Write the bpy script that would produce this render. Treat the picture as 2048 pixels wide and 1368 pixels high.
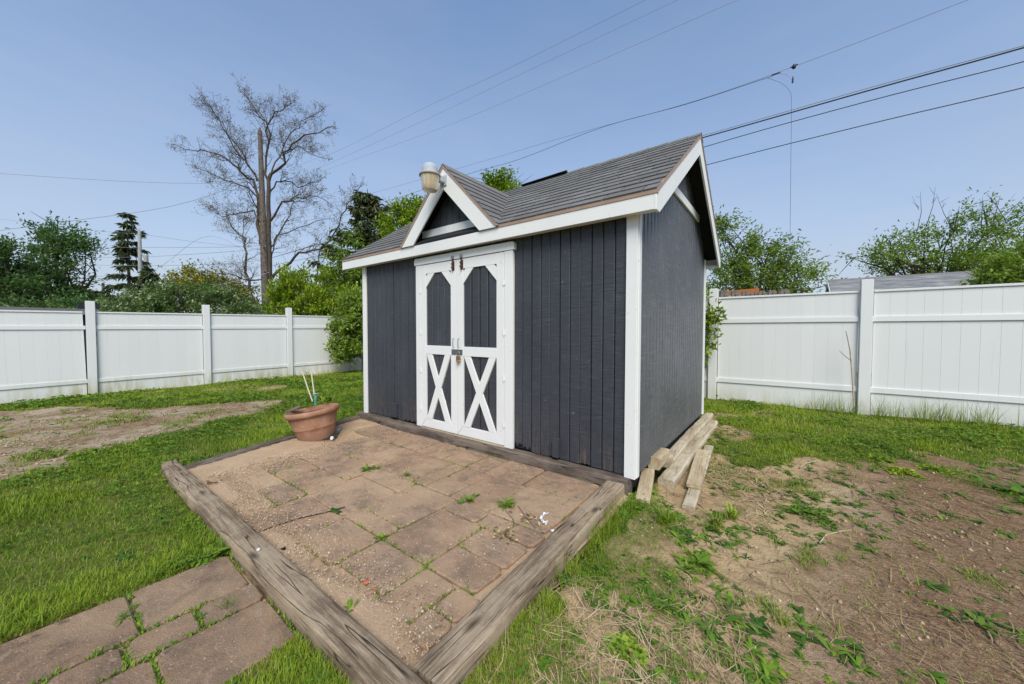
import bpy, math, random
import numpy as np
from mathutils import Vector, Matrix, noise as mnoise
random.seed(7)
RNG = np.random.default_rng(11)
R = math.radians
for o in list(bpy.data.objects):
    bpy.data.objects.remove(o)
S = bpy.context.scene
COL = S.collection

# ------------------------------------------------------------------ camera
FPX, YAW, PITCH, ROLL = 725.7457, -0.6507, -0.0311, 0.0012      # photo 2048 x 1368
CAM = Vector((0.9279, -2.8112, 1.15))
cd = bpy.data.cameras.new('camera')
cam = bpy.data.objects.new('camera', cd)
COL.objects.link(cam)
cd.sensor_fit = 'HORIZONTAL'
cd.sensor_width = 36.0
cd.lens = 36.0 * FPX / 2048.0
cd.clip_start = 0.05
cd.clip_end = 3000
FW = Vector((math.sin(YAW) * math.cos(PITCH), math.cos(YAW) * math.cos(PITCH), math.sin(PITCH)))
RT = Vector((math.cos(YAW), -math.sin(YAW), 0))
UP = RT.cross(FW)
RT2 = RT * math.cos(ROLL) + UP * math.sin(ROLL)
UP2 = -RT * math.sin(ROLL) + UP * math.cos(ROLL)
m = Matrix((RT2, UP2, -FW)).transposed().to_4x4()
m.translation = CAM
cam.matrix_world = m
S.camera = cam

# ------------------------------------------------------------------ sky and sun
SUN_DIR = Vector((0.56, -0.60, 0.86)).normalized()              # towards the sun
el = math.asin(SUN_DIR.z)
az = math.atan2(SUN_DIR.x, SUN_DIR.y)
W = bpy.data.worlds.new('World')
S.world = W
W.use_nodes = True
nt = W.node_tree
nt.nodes.clear()
N = nt.nodes.new
sky = N('ShaderNodeTexSky')
sky.sky_type = 'NISHITA'
sky.sun_disc = False
sky.sun_elevation = el
sky.sun_rotation = az
sky.air_density = 1.0
sky.dust_density = 1.2
sky.ozone_density = 2.0
tc = N('ShaderNodeTexCoord')
sep = N('ShaderNodeSeparateXYZ')
nt.links.new(tc.outputs['Generated'], sep.inputs[0])
# a thin veil of high cloud, thicker towards the horizon, drawn out in soft streaks
mp = N('ShaderNodeMapping')
mp.inputs['Scale'].default_value = (1.0, 1.0, 3.2)
nt.links.new(tc.outputs['Generated'], mp.inputs[0])
nz = N('ShaderNodeTexNoise')
nz.inputs['Scale'].default_value = 3.0
nz.inputs['Detail'].default_value = 6.0
nz.inputs['Roughness'].default_value = 0.55
nt.links.new(mp.outputs[0], nz.inputs[0])
mr = N('ShaderNodeMapRange')
mr.inputs[1].default_value = 0.0
mr.inputs[2].default_value = 0.75
mr.inputs[3].default_value = 0.92
mr.inputs[4].default_value = 0.16
nt.links.new(sep.outputs['Z'], mr.inputs[0])
mz = N('ShaderNodeMath')
mz.operation = 'MULTIPLY_ADD'
mz.inputs[1].default_value = 0.22
mz.inputs[2].default_value = -0.11
nt.links.new(nz.outputs[0], mz.inputs[0])
ma = N('ShaderNodeMath')
ma.operation = 'ADD'
ma.use_clamp = True
nt.links.new(mr.outputs[0], ma.inputs[0])
nt.links.new(mz.outputs[0], ma.inputs[1])
sc = N('ShaderNodeVectorMath')
sc.operation = 'MULTIPLY'
sc.inputs[1].default_value = (1.06, 1.56, 1.82)
nt.links.new(sky.outputs[0], sc.inputs[0])
mix = N('ShaderNodeMix')
mix.data_type = 'RGBA'
nt.links.new(ma.outputs[0], mix.inputs['Factor'])
nt.links.new(sc.outputs[0], mix.inputs['A'])
mp2 = N('ShaderNodeMapping')
mp2.inputs['Scale'].default_value = (1.6, 1.6, 11.0)
nt.links.new(tc.outputs['Generated'], mp2.inputs[0])
nz2 = N('ShaderNodeTexNoise')
nz2.inputs['Scale'].default_value = 2.2
nz2.inputs['Detail'].default_value = 7.0
nz2.inputs['Roughness'].default_value = 0.6
nt.links.new(mp2.outputs[0], nz2.inputs[0])
cr = N('ShaderNodeValToRGB')                                     # cloud veil, in the sky texture's own units
cr.color_ramp.elements[0].position = 0.36
cr.color_ramp.elements[0].color = (3.9, 4.36, 5.45, 1)
cr.color_ramp.elements[1].position = 0.66
cr.color_ramp.elements[1].color = (4.2, 4.55, 5.5, 1)
nt.links.new(nz2.outputs[0], cr.inputs[0])
hz = N('ShaderNodeMapRange')                                      # paler low haze all round the horizon
hz.inputs[1].default_value = 0.0
hz.inputs[2].default_value = 0.45
hz.inputs[3].default_value = 0.95
hz.inputs[4].default_value = 0.0
nt.links.new(sep.outputs['Z'], hz.inputs[0])
mixh = N('ShaderNodeMix')
mixh.data_type = 'RGBA'
nt.links.new(hz.outputs[0], mixh.inputs['Factor'])
nt.links.new(cr.outputs[0], mixh.inputs['A'])
mixh.inputs['B'].default_value = (5.0, 5.2, 5.85, 1)
nt.links.new(mixh.outputs['Result'], mix.inputs['B'])
bg = N('ShaderNodeBackground')
bg.inputs['Strength'].default_value = 0.052
nt.links.new(mix.outputs['Result'], bg.inputs['Color'])
wo = N('ShaderNodeOutputWorld')
nt.links.new(bg.outputs[0], wo.inputs['Surface'])

sl = bpy.data.lights.new('sun', 'SUN')
sl.energy = 1.75
sl.angle = R(32)
sl.color = (1.0, 0.93, 0.81)
sun = bpy.data.objects.new('sun', sl)
COL.objects.link(sun)
sun.location = (4, -6, 12)
sun.rotation_euler = (-SUN_DIR).to_track_quat('-Z', 'Y').to_euler()

S.render.engine = 'CYCLES'
S.view_settings.view_transform = 'Standard'
S.view_settings.look = 'None'
S.view_settings.gamma = 1.0
S.view_settings.use_curve_mapping = False
S.view_settings.exposure = 1.2


# ------------------------------------------------------------------ photo pixel -> world point helpers
def ray(px, py):
    return FW + RT2 * ((px - 1024) / FPX) - UP2 * ((py - 684) / FPX)


def on_z(px, py, z):
    d = ray(px, py)
    return CAM + d * ((z - CAM.z) / d.z)


def on_y(px, py, y):
    d = ray(px, py)
    return CAM + d * ((y - CAM.y) / d.y)


def on_x(px, py, x):
    d = ray(px, py)
    return CAM + d * ((x - CAM.x) / d.x)


def at(px, py, depth):
    return CAM + ray(px, py) * depth


# ------------------------------------------------------------------ numpy value noise
_T = np.random.default_rng(3).random((256, 256))


def vnoise(x, y, s=1.0, ox=0.0):
    x = np.asarray(x, float) * s + 57.3 + ox
    y = np.asarray(y, float) * s + 91.7 + ox * 1.7
    xi = np.floor(x).astype(int)
    yi = np.floor(y).astype(int)
    fx = x - xi
    fy = y - yi
    fx = fx * fx * (3 - 2 * fx)
    fy = fy * fy * (3 - 2 * fy)
    a = _T[xi % 256, yi % 256]
    b = _T[(xi + 1) % 256, yi % 256]
    c = _T[xi % 256, (yi + 1) % 256]
    d = _T[(xi + 1) % 256, (yi + 1) % 256]
    return (a * (1 - fx) + b * fx) * (1 - fy) + (c * (1 - fx) + d * fx) * fy


def fbm(x, y, s=1.0, o=4, ox=0.0):
    v = 0
    a = 0.5
    t = 0
    for i in range(o):
        v = v + a * vnoise(x, y, s, ox + i * 13.1)
        t += a
        a *= 0.5
        s *= 2.03
    return v / t


def inpoly(x, y, poly):
    x = np.asarray(x, float)
    y = np.asarray(y, float)
    ins = np.zeros(np.broadcast(x, y).shape, bool)
    n = len(poly)
    for i in range(n):
        x1, y1 = poly[i]
        x2, y2 = poly[(i + 1) % n]
        if y1 == y2:
            continue
        c = ((y1 > y) != (y2 > y)) & (x < (x2 - x1) * (y - y1) / (y2 - y1) + x1)
        ins ^= c
    return ins


def sstep(a, b, x):
    t = np.clip((np.asarray(x, float) - a) / (b - a), 0, 1)
    return t * t * (3 - 2 * t)


# ------------------------------------------------------------------ materials
def srgb(r, g, b):
    def f(c):
        c /= 255.0
        return c / 12.92 if c <= 0.04045 else ((c + 0.055) / 1.055) ** 2.4
    return (f(r), f(g), f(b), 1.0)


class NT:
    """small helper around one material's node tree"""
    def __init__(s, name, rough=0.6, spec=0.3):
        s.m = bpy.data.materials.new(name)
        s.m.use_nodes = True
        s.t = s.m.node_tree
        s.b = s.t.nodes['Principled BSDF']
        s.out = s.t.nodes['Material Output']
        s.b.inputs['Roughness'].default_value = rough
        s.b.inputs['Specular IOR Level'].default_value = spec

    def n(s, k):
        return s.t.nodes.new(k)

    def l(s, a, b):
        s.t.links.new(a, b)

    def coord(s, kind='Position', scale=(1, 1, 1)):
        if kind == 'Position':
            o = s.n('ShaderNodeNewGeometry').outputs['Position']
        else:
            o = s.n('ShaderNodeTexCoord').outputs[kind]
        mp = s.n('ShaderNodeMapping')
        mp.inputs['Scale'].default_value = scale
        s.l(o, mp.inputs[0])
        return mp.outputs[0]

    def noise(s, co, scale=5, detail=4, rough=0.55, dist=0.0):
        k = s.n('ShaderNodeTexNoise')
        k.inputs['Scale'].default_value = scale
        k.inputs['Detail'].default_value = detail
        k.inputs['Roughness'].default_value = rough
        k.inputs['Distortion'].default_value = dist
        s.l(co, k.inputs['Vector'])
        return k.outputs[0]

    def voro(s, co, scale=5, feat='F1', out='Distance'):
        k = s.n('ShaderNodeTexVoronoi')
        k.feature = feat
        k.inputs['Scale'].default_value = scale
        s.l(co, k.inputs['Vector'])
        return k.outputs[out]

    def ramp(s, fac, stops, interp='LINEAR'):
        k = s.n('ShaderNodeValToRGB')
        k.color_ramp.interpolation = interp
        e = k.color_ramp.elements
        while len(e) < len(stops):
            e.new(0.5)
        for q, (p, c) in zip(e, stops):
            q.position = p
            q.color = c if len(c) == 4 else (*c, 1)
        s.l(fac, k.inputs[0])
        return k.outputs[0]

    def rng(s, v, a, b, c=0.0, d=1.0):
        k = s.n('ShaderNodeMapRange')
        for i, q in enumerate((a, b, c, d)):
            k.inputs[i + 1].default_value = q
        s.l(v, k.inputs[0])
        return k.outputs[0]

    def mix(s, f, a, b, mode='MIX'):
        k = s.n('ShaderNodeMix')
        k.data_type = 'RGBA'
        k.blend_type = mode
        for v, nm in ((f, 'Factor'), (a, 'A'), (b, 'B')):
            if isinstance(v, (int, float)):
                k.inputs[nm].default_value = v
            elif isinstance(v, tuple):
                k.inputs[nm].default_value = v if len(v) == 4 else (*v, 1)
            else:
                s.l(v, k.inputs[nm])
        return k.outputs['Result']

    def math(s, op, a, b=None):
        k = s.n('ShaderNodeMath')
        k.operation = op
        for i, v in enumerate((a, b)):
            if v is None:
                continue
            if isinstance(v, (int, float)):
                k.inputs[i].default_value = v
            else:
                s.l(v, k.inputs[i])
        return k.outputs[0]

    def attr(s, name, out='Fac'):
        k = s.n('ShaderNodeAttribute')
        k.attribute_name = name
        return k.outputs[out]

    def rand(s):
        return s.n('ShaderNodeObjectInfo').outputs['Random']

    def color(s, c):
        if isinstance(c, tuple):
            s.b.inputs['Base Color'].default_value = c if len(c) == 4 else (*c, 1)
        else:
            s.l(c, s.b.inputs['Base Color'])

    def rough(s, v):
        s.l(v, s.b.inputs['Roughness'])

    def bump(s, h, strength=0.3, dist=0.01):
        k = s.n('ShaderNodeBump')
        k.inputs['Strength'].default_value = strength
        k.inputs['Distance'].default_value = dist
        s.l(h, k.inputs['Height'])
        s.l(k.outputs[0], s.b.inputs['Normal'])


def sepz(t):
    k = t.n('ShaderNodeSeparateXYZ')
    t.l(t.n('ShaderNodeNewGeometry').outputs['Position'], k.inputs[0])
    return k.outputs


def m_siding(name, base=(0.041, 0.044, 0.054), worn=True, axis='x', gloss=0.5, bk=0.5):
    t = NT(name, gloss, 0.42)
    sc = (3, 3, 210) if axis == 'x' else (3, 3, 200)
    saw = t.noise(t.coord('Position', sc), 1.0, 3, 0.6)
    fib = t.noise(t.coord('Position', (160, 160, 5)), 1.0, 3, 0.6)
    band = t.noise(t.coord('Position', (9, 9, 62) if axis == 'x' else (3.5, 3.5, 46)), 1.0, 4, 0.65, 0.5 if axis == 'x' else 0.15)
    blot = t.noise(t.coord('Position', (2.5, 2.5, 1.6)), 1.0, 4, 0.6)
    c = t.ramp(blot, [(0.25, tuple(v * 0.82 for v in base)), (0.55, base), (0.8, tuple(v * 1.35 for v in base))])
    c = t.mix(t.rng(saw, 0.52, 0.74, 0, 0.35), c, tuple(v * 2.1 for v in base))
    c = t.mix(t.rng(fib, 0.60, 0.72, 0, 0.25), c, tuple(v * 0.6 for v in base))
    c = t.mix(t.rng(band, 0.56, 0.68, 0, bk), c, tuple(v * 1.9 for v in base))
    c = t.mix(t.rng(band, 0.44, 0.34, 0, bk), c, tuple(v * 0.55 for v in base))
    if worn:                                                   # paint flaked off the rotten board feet
        z = sepz(t)
        flk = t.noise(t.coord('Position', (70, 70, 9)), 1.0, 5, 0.7)
        patch = t.noise(t.coord('Position', (2.6, 2.6, 0.4)), 1.0, 2, 0.5)
        low = t.rng(z[2], 0.42, 0.0, 0.0, 1.0)
        k = t.math('MULTIPLY', low, t.rng(patch, 0.45, 0.56, 0, 1))
        k = t.math('MULTIPLY', k, t.rng(flk, 0.49, 0.56, 0, 1))
        c = t.mix(k, c, t.ramp(fib, [(0.3, (0.035, 0.026, 0.02)), (0.7, (0.16, 0.12, 0.09))]))
        chip = t.noise(t.coord('Position', (55, 55, 40)), 1.0, 2, 0.5)
        c = t.mix(t.rng(chip, 0.765, 0.78, 0, 0.8), c, (0.36, 0.35, 0.34))
    t.color(c)
    t.rough(t.rng(fib, 0.3, 0.7, gloss - 0.07, gloss + 0.12))
    hh = t.math('ADD', t.math('ADD', t.math('MULTIPLY', saw, 0.9), t.math('MULTIPLY', band, 1.0 if axis == 'x' else 0.4)), t.math('MULTIPLY', fib, 0.4))
    t.bump(hh, 0.5, 0.008)
    return t.m


def m_white(name, base=(0.74, 0.735, 0.72), dirt=0.25, rough=0.5):
    t = NT(name, rough, 0.35)
    a = t.noise(t.coord('Position', (2, 2, 2)), 1.0, 5, 0.6)
    g = t.noise(t.coord('Position', (14, 14, 60)), 1.0, 3, 0.6)
    c = t.mix(t.rng(a, 0.45, 0.75, 0, dirt), base, tuple(v * 0.82 for v in base))
    sp = t.noise(t.coord('Position', (45, 45, 30)), 1.0, 2, 0.5)
    c = t.mix(t.rng(sp, 0.71, 0.76, 0, 0.5), c, (0.33, 0.27, 0.21))
    t.color(c)
    t.bump(g, 0.10, 0.003)
    return t.m


def m_vinyl(name, x_axis=False):
    t = NT(name, 0.42, 0.4)
    a = t.noise(t.coord('Position', (1.3, 1.3, 0.7)), 1.0, 5, 0.6)
    c = t.mix(t.rng(a, 0.4, 0.75, 0, 0.3), (0.70, 0.70, 0.695), (0.62, 0.625, 0.615))
    z = sepz(t)
    st = t.noise(t.coord('Position', (9, 9, 1.6)), 1.0, 5, 0.65)
    big = t.noise(t.coord('Position', (0.55, 0.55, 0.3)), 1.0, 2, 0.5)
    low = t.rng(z[2], 0.22, -0.15, 0.0, 1.0)
    k = t.math('MULTIPLY', t.math('MULTIPLY', low, t.rng(st, 0.36, 0.6, 0, 1)), t.rng(big, 0.33, 0.52, 0.2, 1))
    c = t.mix(k, c, (0.40, 0.37, 0.19))
    c = t.mix(t.rng(t.rand(), 0, 1, 0, 0.22), c, (0.60, 0.605, 0.60))
    # grey drip streaks
    dr = t.noise(t.coord('Position', (30, 30, 0.8)), 1.0, 3, 0.6)
    c = t.mix(t.rng(dr, 0.66, 0.78, 0, 0.28), c, (0.42, 0.43, 0.42))
    t.color(c)
    t.bump(a, 0.04, 0.01)
    return t.m


def m_shingle(name):
    t = NT(name, 0.92, 0.15)
    g = t.noise(t.coord('Position', (1, 1, 1)), 420, 2, 0.7)
    b = t.noise(t.coord('Position', (1, 1, 1)), 3.2, 4, 0.6)
    r = t.rand()
    c = t.ramp(g, [(0.3, (0.098, 0.096, 0.095)), (0.52, (0.195, 0.190, 0.187)), (0.75, (0.345, 0.335, 0.33))])
    c = t.mix(t.rng(b, 0.4, 0.7, 0, 0.45), c, (0.105, 0.098, 0.09))
    c = t.mix(t.rng(r, 0, 1, 0.0, 0.6), c, (0.105, 0.10, 0.098))
    t.color(c)
    t.bump(g, 0.5, 0.003)
    return t.m


def m_wood(name, dark, mid, light, along='X', crack=1.0, rough=0.85, green=0.0, fine=0.6):
    """weathered timber, grain along the object's local axis"""
    t = NT(name, rough, 0.15)
    ax = {'X': (1.5, 30, 30), 'Y': (30, 1.5, 30), 'Z': (30, 30, 1.5)}[along]
    mul = lambda k, q: tuple(v * (k if v > 2 else q) for v in ax)
    n1 = t.noise(t.coord('Object', ax), 1.0, 6, 0.7, 0.35)
    n2 = t.noise(t.coord('Object', mul(7.5, 5.0)), 1.0, 4, 0.7)
    blot = t.noise(t.coord('Object', (3.5, 6, 6)), 1.0, 5, 0.65)
    spk = t.noise(t.coord('Object', (60, 60, 60)), 1.0, 3, 0.6)
    c = t.ramp(n1, [(0.30, dark), (0.46, mid), (0.66, light)])
    c = t.mix(t.rng(n2, 0.50, 0.64, 0.0, fine), c, tuple(v * 0.42 for v in mid))
    c = t.mix(t.rng(n2, 0.46, 0.34, 0.0, 0.5), c, tuple(min(v * 1.3, 0.7) for v in light))
    c = t.mix(t.rng(blot, 0.46, 0.62, 0.0, 0.55), c, tuple(v * 1.15 for v in light))
    c = t.mix(t.rng(blot, 0.44, 0.34, 0.0, 0.5), c, tuple(v * 1.2 for v in dark))
    c = t.mix(t.rng(spk, 0.60, 0.72, 0.0, 0.4), c, tuple(v * 0.55 for v in mid))
    ck = t.noise(t.coord('Object', mul(0.62, 0.9)), 1.0, 2, 0.45, 0.15)
    lim = t.noise(t.coord('Object', mul(0.3, 1.6)), 1.0, 2, 0.5)
    crk = t.math('MULTIPLY', t.rng(t.math('ABSOLUTE', t.math('SUBTRACT', ck, 0.5)), 0.0, 0.022, 0.95 * crack, 0.0), t.rng(lim, 0.44, 0.52, 0, 1))
    c = t.mix(crk, c, tuple(v * 0.22 for v in dark))
    kn = t.voro(t.coord('Object', {'X': (2.3, 6, 6), 'Y': (6, 2.3, 6), 'Z': (6, 6, 2.3)}[along]), 1.0)
    c = t.mix(t.rng(kn, 0.05, 0.16, 0.85 if fine > 0.4 else 0.3, 0.0), c, tuple(v * 0.55 for v in dark))
    if green:
        gn = t.noise(t.coord('Object', (6, 6, 6)), 1.0, 3, 0.5)
        c = t.mix(t.rng(gn, 0.5, 0.7, 0, green), c, (0.10, 0.12, 0.04))
    t.color(c)
    h = t.math('SUBTRACT', t.math('ADD', n1, t.math('MULTIPLY', n2, 0.4)), t.math('MULTIPLY', crk, 1.2))
    t.bump(h, 0.55, 0.008)
    return t.m


def m_plain(name, c, rough=0.6, spec=0.3, metal=0.0, var=0.25, scale=20):
    t = NT(name, rough, spec)
    a = t.noise(t.coord('Position', (1, 1, 1)), scale, 4, 0.6)
    t.color(t.mix(t.rng(a, 0.35, 0.7, 0, var), c, tuple(v * 0.55 for v in c[:3])))
    t.b.inputs['Metallic'].default_value = metal
    t.bump(a, 0.1, 0.004)
    return t.m


def m_leaf(name, stops, trans=0.35, rough=0.55):
    """leaves: colour per leaf from the mesh attribute 'tint'"""
    t = NT(name, rough, 0.22)
    a = t.attr('tint')
    c = t.ramp(a, stops)
    t.color(c)
    tr = t.n('ShaderNodeBsdfTranslucent')
    t.l(t.mix(0.5, c, (0.16, 0.21, 0.02)), tr.inputs[0])
    ms = t.n('ShaderNodeMixShader')
    ms.inputs[0].default_value = trans
    t.l(t.b.outputs[0], ms.inputs[1])
    t.l(tr.outputs[0], ms.inputs[2])
    t.l(ms.outputs[0], t.out.inputs[0])
    return t.m


def m_bark(name, a=(0.055, 0.042, 0.032), b=(0.15, 0.12, 0.095)):
    t = NT(name, 0.95, 0.1)
    n = t.noise(t.coord('Position', (9, 9, 1.5)), 1.0, 5, 0.65)
    t.color(t.ramp(n, [(0.3, a), (0.7, b)]))
    t.bump(n, 0.6, 0.03)
    return t.m


def m_paver(name, k=1.0):
    t = NT(name, 0.93, 0.12)
    r = t.rand()
    p = t.coord('Position', (1, 1, 1))
    a = t.noise(p, 6.5, 7, 0.72, 0.4)
    g = t.noise(p, 150, 3, 0.75)
    c = t.ramp(r, [(0.0, (0.215, 0.125, 0.075)), (0.35, (0.30, 0.18, 0.105)), (0.7, (0.235, 0.145, 0.09)), (1.0, (0.33, 0.21, 0.125))])
    c = t.mix(t.rng(a, 0.40, 0.56, 0.75, 0.0), c, (0.105, 0.07, 0.05))
    sand = t.noise(p, 2.1, 5, 0.6)
    c = t.mix(t.rng(sand, 0.47, 0.60, 0, 0.5), c, (0.40, 0.26, 0.15))
    c = t.mix(t.rng(g, 0.35, 0.68, 0.0, 0.35), c, (0.42, 0.31, 0.21))
    dk = t.noise(p, 11, 3, 0.5)
    c = t.mix(t.rng(dk, 0.66, 0.74, 0, 0.6), c, (0.075, 0.058, 0.045))
    wt = t.noise(p, 85, 2, 0.5)
    c = t.mix(t.rng(wt, 0.67, 0.72, 0, 0.75), c, (0.58, 0.49, 0.38))
    sc_ = t.noise(t.coord('Position', (9, 22, 9)), 1.0, 5, 0.7, 0.6)
    c = t.mix(t.rng(sc_, 0.56, 0.66, 0, 0.5), c, (0.42, 0.29, 0.20))
    if k != 1.0:
        c = t.mix(1.0, c, (k, k * 1.03, k * 1.08), 'MULTIPLY')
    t.color(c)
    t.bump(t.math('ADD', t.math('MULTIPLY', g, 0.7), a), 0.8, 0.010)
    return t.m


def m_sand(name):
    t = NT(name, 0.97, 0.05)
    p = t.coord('Position', (1, 1, 1))
    a = t.noise(p, 2.6, 5, 0.6)
    g = t.noise(p, 170, 3, 0.7)
    v = t.voro(p, 75)
    c = t.ramp(a, [(0.3, (0.32, 0.21, 0.13)), (0.55, (0.43, 0.295, 0.185)), (0.8, (0.50, 0.36, 0.235))])
    c = t.mix(t.rng(g, 0.55, 0.75, 0, 0.6), c, (0.53, 0.43, 0.33))
    c = t.mix(t.rng(g, 0.40, 0.28, 0, 0.55), c, (0.13, 0.09, 0.06))
    cell = t.voro(p, 210, 'F1', 'Color')
    cs = t.n('ShaderNodeSeparateColor')
    t.l(cell, cs.inputs[0])
    c = t.mix(t.rng(cs.outputs[0], 0.62, 0.9, 0, 0.4), c, (0.56, 0.42, 0.29))
    c = t.mix(t.rng(cs.outputs[1], 0.78, 0.98, 0, 0.5), c, (0.26, 0.175, 0.115))
    t.color(c)
    t.bump(t.math('ADD', g, t.math('MULTIPLY', v, 0.6)), 0.5, 0.008)
    return t.m


def m_ground(name):
    t = NT(name, 0.97, 0.05)
    p = t.coord('Position', (1, 1, 1))
    cov = t.attr('cover')
    tha = t.attr('thatch')
    a = t.noise(p, 1.7, 6, 0.6)
    b = t.noise(p, 9.0, 5, 0.65)
    g = t.noise(p, 120, 3, 0.7)
    soil = t.ramp(a, [(0.30, (0.27, 0.175, 0.098)), (0.5, (0.455, 0.32, 0.175)), (0.72, (0.56, 0.41, 0.24))])
    soil = t.mix(t.rng(b, 0.50, 0.66, 0, 0.75), soil, (0.20, 0.135, 0.085))
    soil = t.mix(t.rng(g, 0.55, 0.78, 0, 0.5), soil, (0.50, 0.39, 0.27))
    ck = t.voro(t.coord('Position', (1, 1, 1)), 5.5, 'DISTANCE_TO_EDGE')
    soil = t.mix(t.rng(ck, 0.0, 0.02, 0.35, 0.0), soil, (0.09, 0.06, 0.04))
    str_ = t.noise(t.coord('Position', (55, 70, 10)), 1.0, 3, 0.7, 0.8)
    th = t.ramp(str_, [(0.28, (0.12, 0.070, 0.040)), (0.48, (0.26, 0.168, 0.10)), (0.72, (0.46, 0.345, 0.225))])
    th = t.mix(t.rng(a, 0.42, 0.62, 0, 0.75), th, (0.50, 0.40, 0.30))
    th = t.mix(t.rng(b, 0.48, 0.62, 0, 0.7), th, (0.155, 0.09, 0.052))
    base = t.mix(tha, soil, th)
    br_ = t.ramp(str_, [(0.28, (0.085, 0.048, 0.027)), (0.5, (0.205, 0.125, 0.072)), (0.75, (0.38, 0.265, 0.16))])
    base = t.mix(t.math('MULTIPLY', t.attr('brown'), t.rng(a, 0.36, 0.6, 0.55, 1.0)), base, br_)
    under = t.mix(t.rng(b, 0.4, 0.65, 0, 1), (0.085, 0.125, 0.02), (0.17, 0.16, 0.05))
    c = t.mix(cov, base, under)
    t.color(c)
    t.bump(t.math('ADD', t.math('MULTIPLY', g, 0.5), t.math('ADD', b, str_)), 0.7, 0.02)
    return t.m


def m_terracotta(name):
    t = NT(name, 0.85, 0.15)
    p = t.coord('Position', (1, 1, 1))
    a = t.noise(p, 9, 5, 0.6)
    b = t.noise(p, 60, 3, 0.6)
    c = t.ramp(a, [(0.3, (0.25, 0.115, 0.068)), (0.55, (0.33, 0.172, 0.11)), (0.8, (0.42, 0.27, 0.185))])
    c = t.mix(t.rng(b, 0.55, 0.75, 0, 0.4), c, (0.42, 0.33, 0.25))
    z = sepz(t)
    c = t.mix(t.math('MULTIPLY', t.rng(z[2], 0.02, -0.09, 0, 0.8), t.rng(a, 0.4, 0.6, 0.3, 1)), c, (0.16, 0.12, 0.085))
    t.color(c)
    t.bump(b, 0.2, 0.004)
    return t.m


M = {}
M['siding'] = m_siding('dark_grey_painted_siding')
M['siding_gable_sheen'] = m_siding('dark_grey_gable_siding_sheen_tint', (0.088, 0.092, 0.104), False, 'y', 0.33, 0.6)  # same paint as the front, base colour lightened to carry the sky sheen
M['dark'] = m_plain('dark_grey_flat_paint', (0.026, 0.027, 0.031), 0.75, 0.2)
M['deck'] = m_plain('soffit_dark_paint', (0.024, 0.025, 0.029), 0.8, 0.15)
M['white'] = m_white('white_trim_paint')
M['vinyl'] = m_vinyl('white_vinyl_fence')
M['shingle'] = m_shingle('grey_asphalt_shingle')
M['far_shingle'] = None
M['drip'] = m_plain('tan_drip_edge', (0.36, 0.245, 0.185), 0.55, 0.3, 0, 0.35, 8)
M['timber'] = m_wood('weathered_grey_timber', (0.078, 0.053, 0.035), (0.20, 0.145, 0.097), (0.37, 0.285, 0.198))
M['timber_dark'] = m_wood('dark_weathered_timber', (0.045, 0.035, 0.029), (0.105, 0.08, 0.064), (0.20, 0.16, 0.13))
M['timber_tan'] = m_wood('tan_cut_timber', (0.26, 0.19, 0.115), (0.39, 0.30, 0.19), (0.50, 0.41, 0.28), crack=0.35, fine=0.25)
M['timber_log'] = m_wood('old_pale_log', (0.23, 0.18, 0.12), (0.38, 0.31, 0.215), (0.50, 0.43, 0.32), crack=0.6, green=0.12, fine=0.3)
M['picket'] = m_wood('weathered_picket', (0.06, 0.048, 0.038), (0.16, 0.125, 0.10), (0.27, 0.22, 0.18), along='Z')
M['orange'] = m_plain('orange_stained_wood', (0.42, 0.16, 0.055), 0.8, 0.1)
M['pole'] = m_wood('utility_pole_wood', (0.05, 0.038, 0.031), (0.105, 0.082, 0.068), (0.165, 0.135, 0.112), along='Z')
M['pale_pole'] = m_plain('pale_grey_pole', (0.36, 0.365, 0.37), 0.8, 0.1)
M['cable'] = m_plain('black_cable', (0.018, 0.019, 0.021), 0.5, 0.4)
M['cable_grey'] = m_plain('grey_aluminium_cable', (0.24, 0.25, 0.27), 0.45, 0.4)
M['cable_light'] = m_plain('light_cable', (0.40, 0.41, 0.42), 0.5, 0.4)
M['bark'] = m_bark('grey_brown_bark', (0.045, 0.034, 0.027), (0.125, 0.097, 0.076))
M['bark_dark'] = m_bark('dark_bark', (0.03, 0.024, 0.02), (0.085, 0.07, 0.056))
M['paver'] = m_paver('tan_concrete_paver', 1.16)
M['paver_path'] = m_paver('brown_path_paver', 0.90)
M['sand'] = m_sand('patio_sand')
M['ground'] = m_ground('yard_soil_and_turf')
M['terracotta'] = m_terracotta('terracotta')
M['steel'] = m_plain('dull_steel', (0.33, 0.33, 0.33), 0.45, 0.5, 0.7)
M['steel_dark'] = m_plain('grey_painted_hasp', (0.14, 0.145, 0.135), 0.5, 0.4, 0.3)
M['rust'] = m_plain('rusty_bolt', (0.10, 0.045, 0.03), 0.7, 0.3, 0.3)
M['brass'] = m_plain('brass_lock_base', (0.52, 0.30, 0.08), 0.4, 0.5, 0.5)
M['lock'] = m_plain('brown_lock_body', (0.24, 0.15, 0.11), 0.45, 0.5, 0.4)
M['lamp_cap'] = m_plain('galvanised_lamp_cap', (0.40, 0.43, 0.47), 0.6, 0.25, 0.0)
M['green_glass'] = m_plain('green_ornament', (0.10, 0.30, 0.22), 0.2, 0.5)
M['lilac'] = m_plain('faded_lilac_plastic', (0.45, 0.36, 0.42), 0.5)
M['cream'] = m_plain('cream_cane', (0.62, 0.56, 0.42), 0.6)
M['plastic_white'] = m_plain('white_plastic_scrap', (0.72, 0.74, 0.78), 0.35, 0.5)
M['plastic_green'] = m_plain('green_plastic_scrap', (0.05, 0.32, 0.2), 0.5)
M['black_plastic'] = m_plain('black_plastic', (0.02, 0.02, 0.022), 0.3, 0.5)
M['brick'] = m_plain('red_brick_chip', (0.42, 0.13, 0.075), 0.9)
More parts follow.
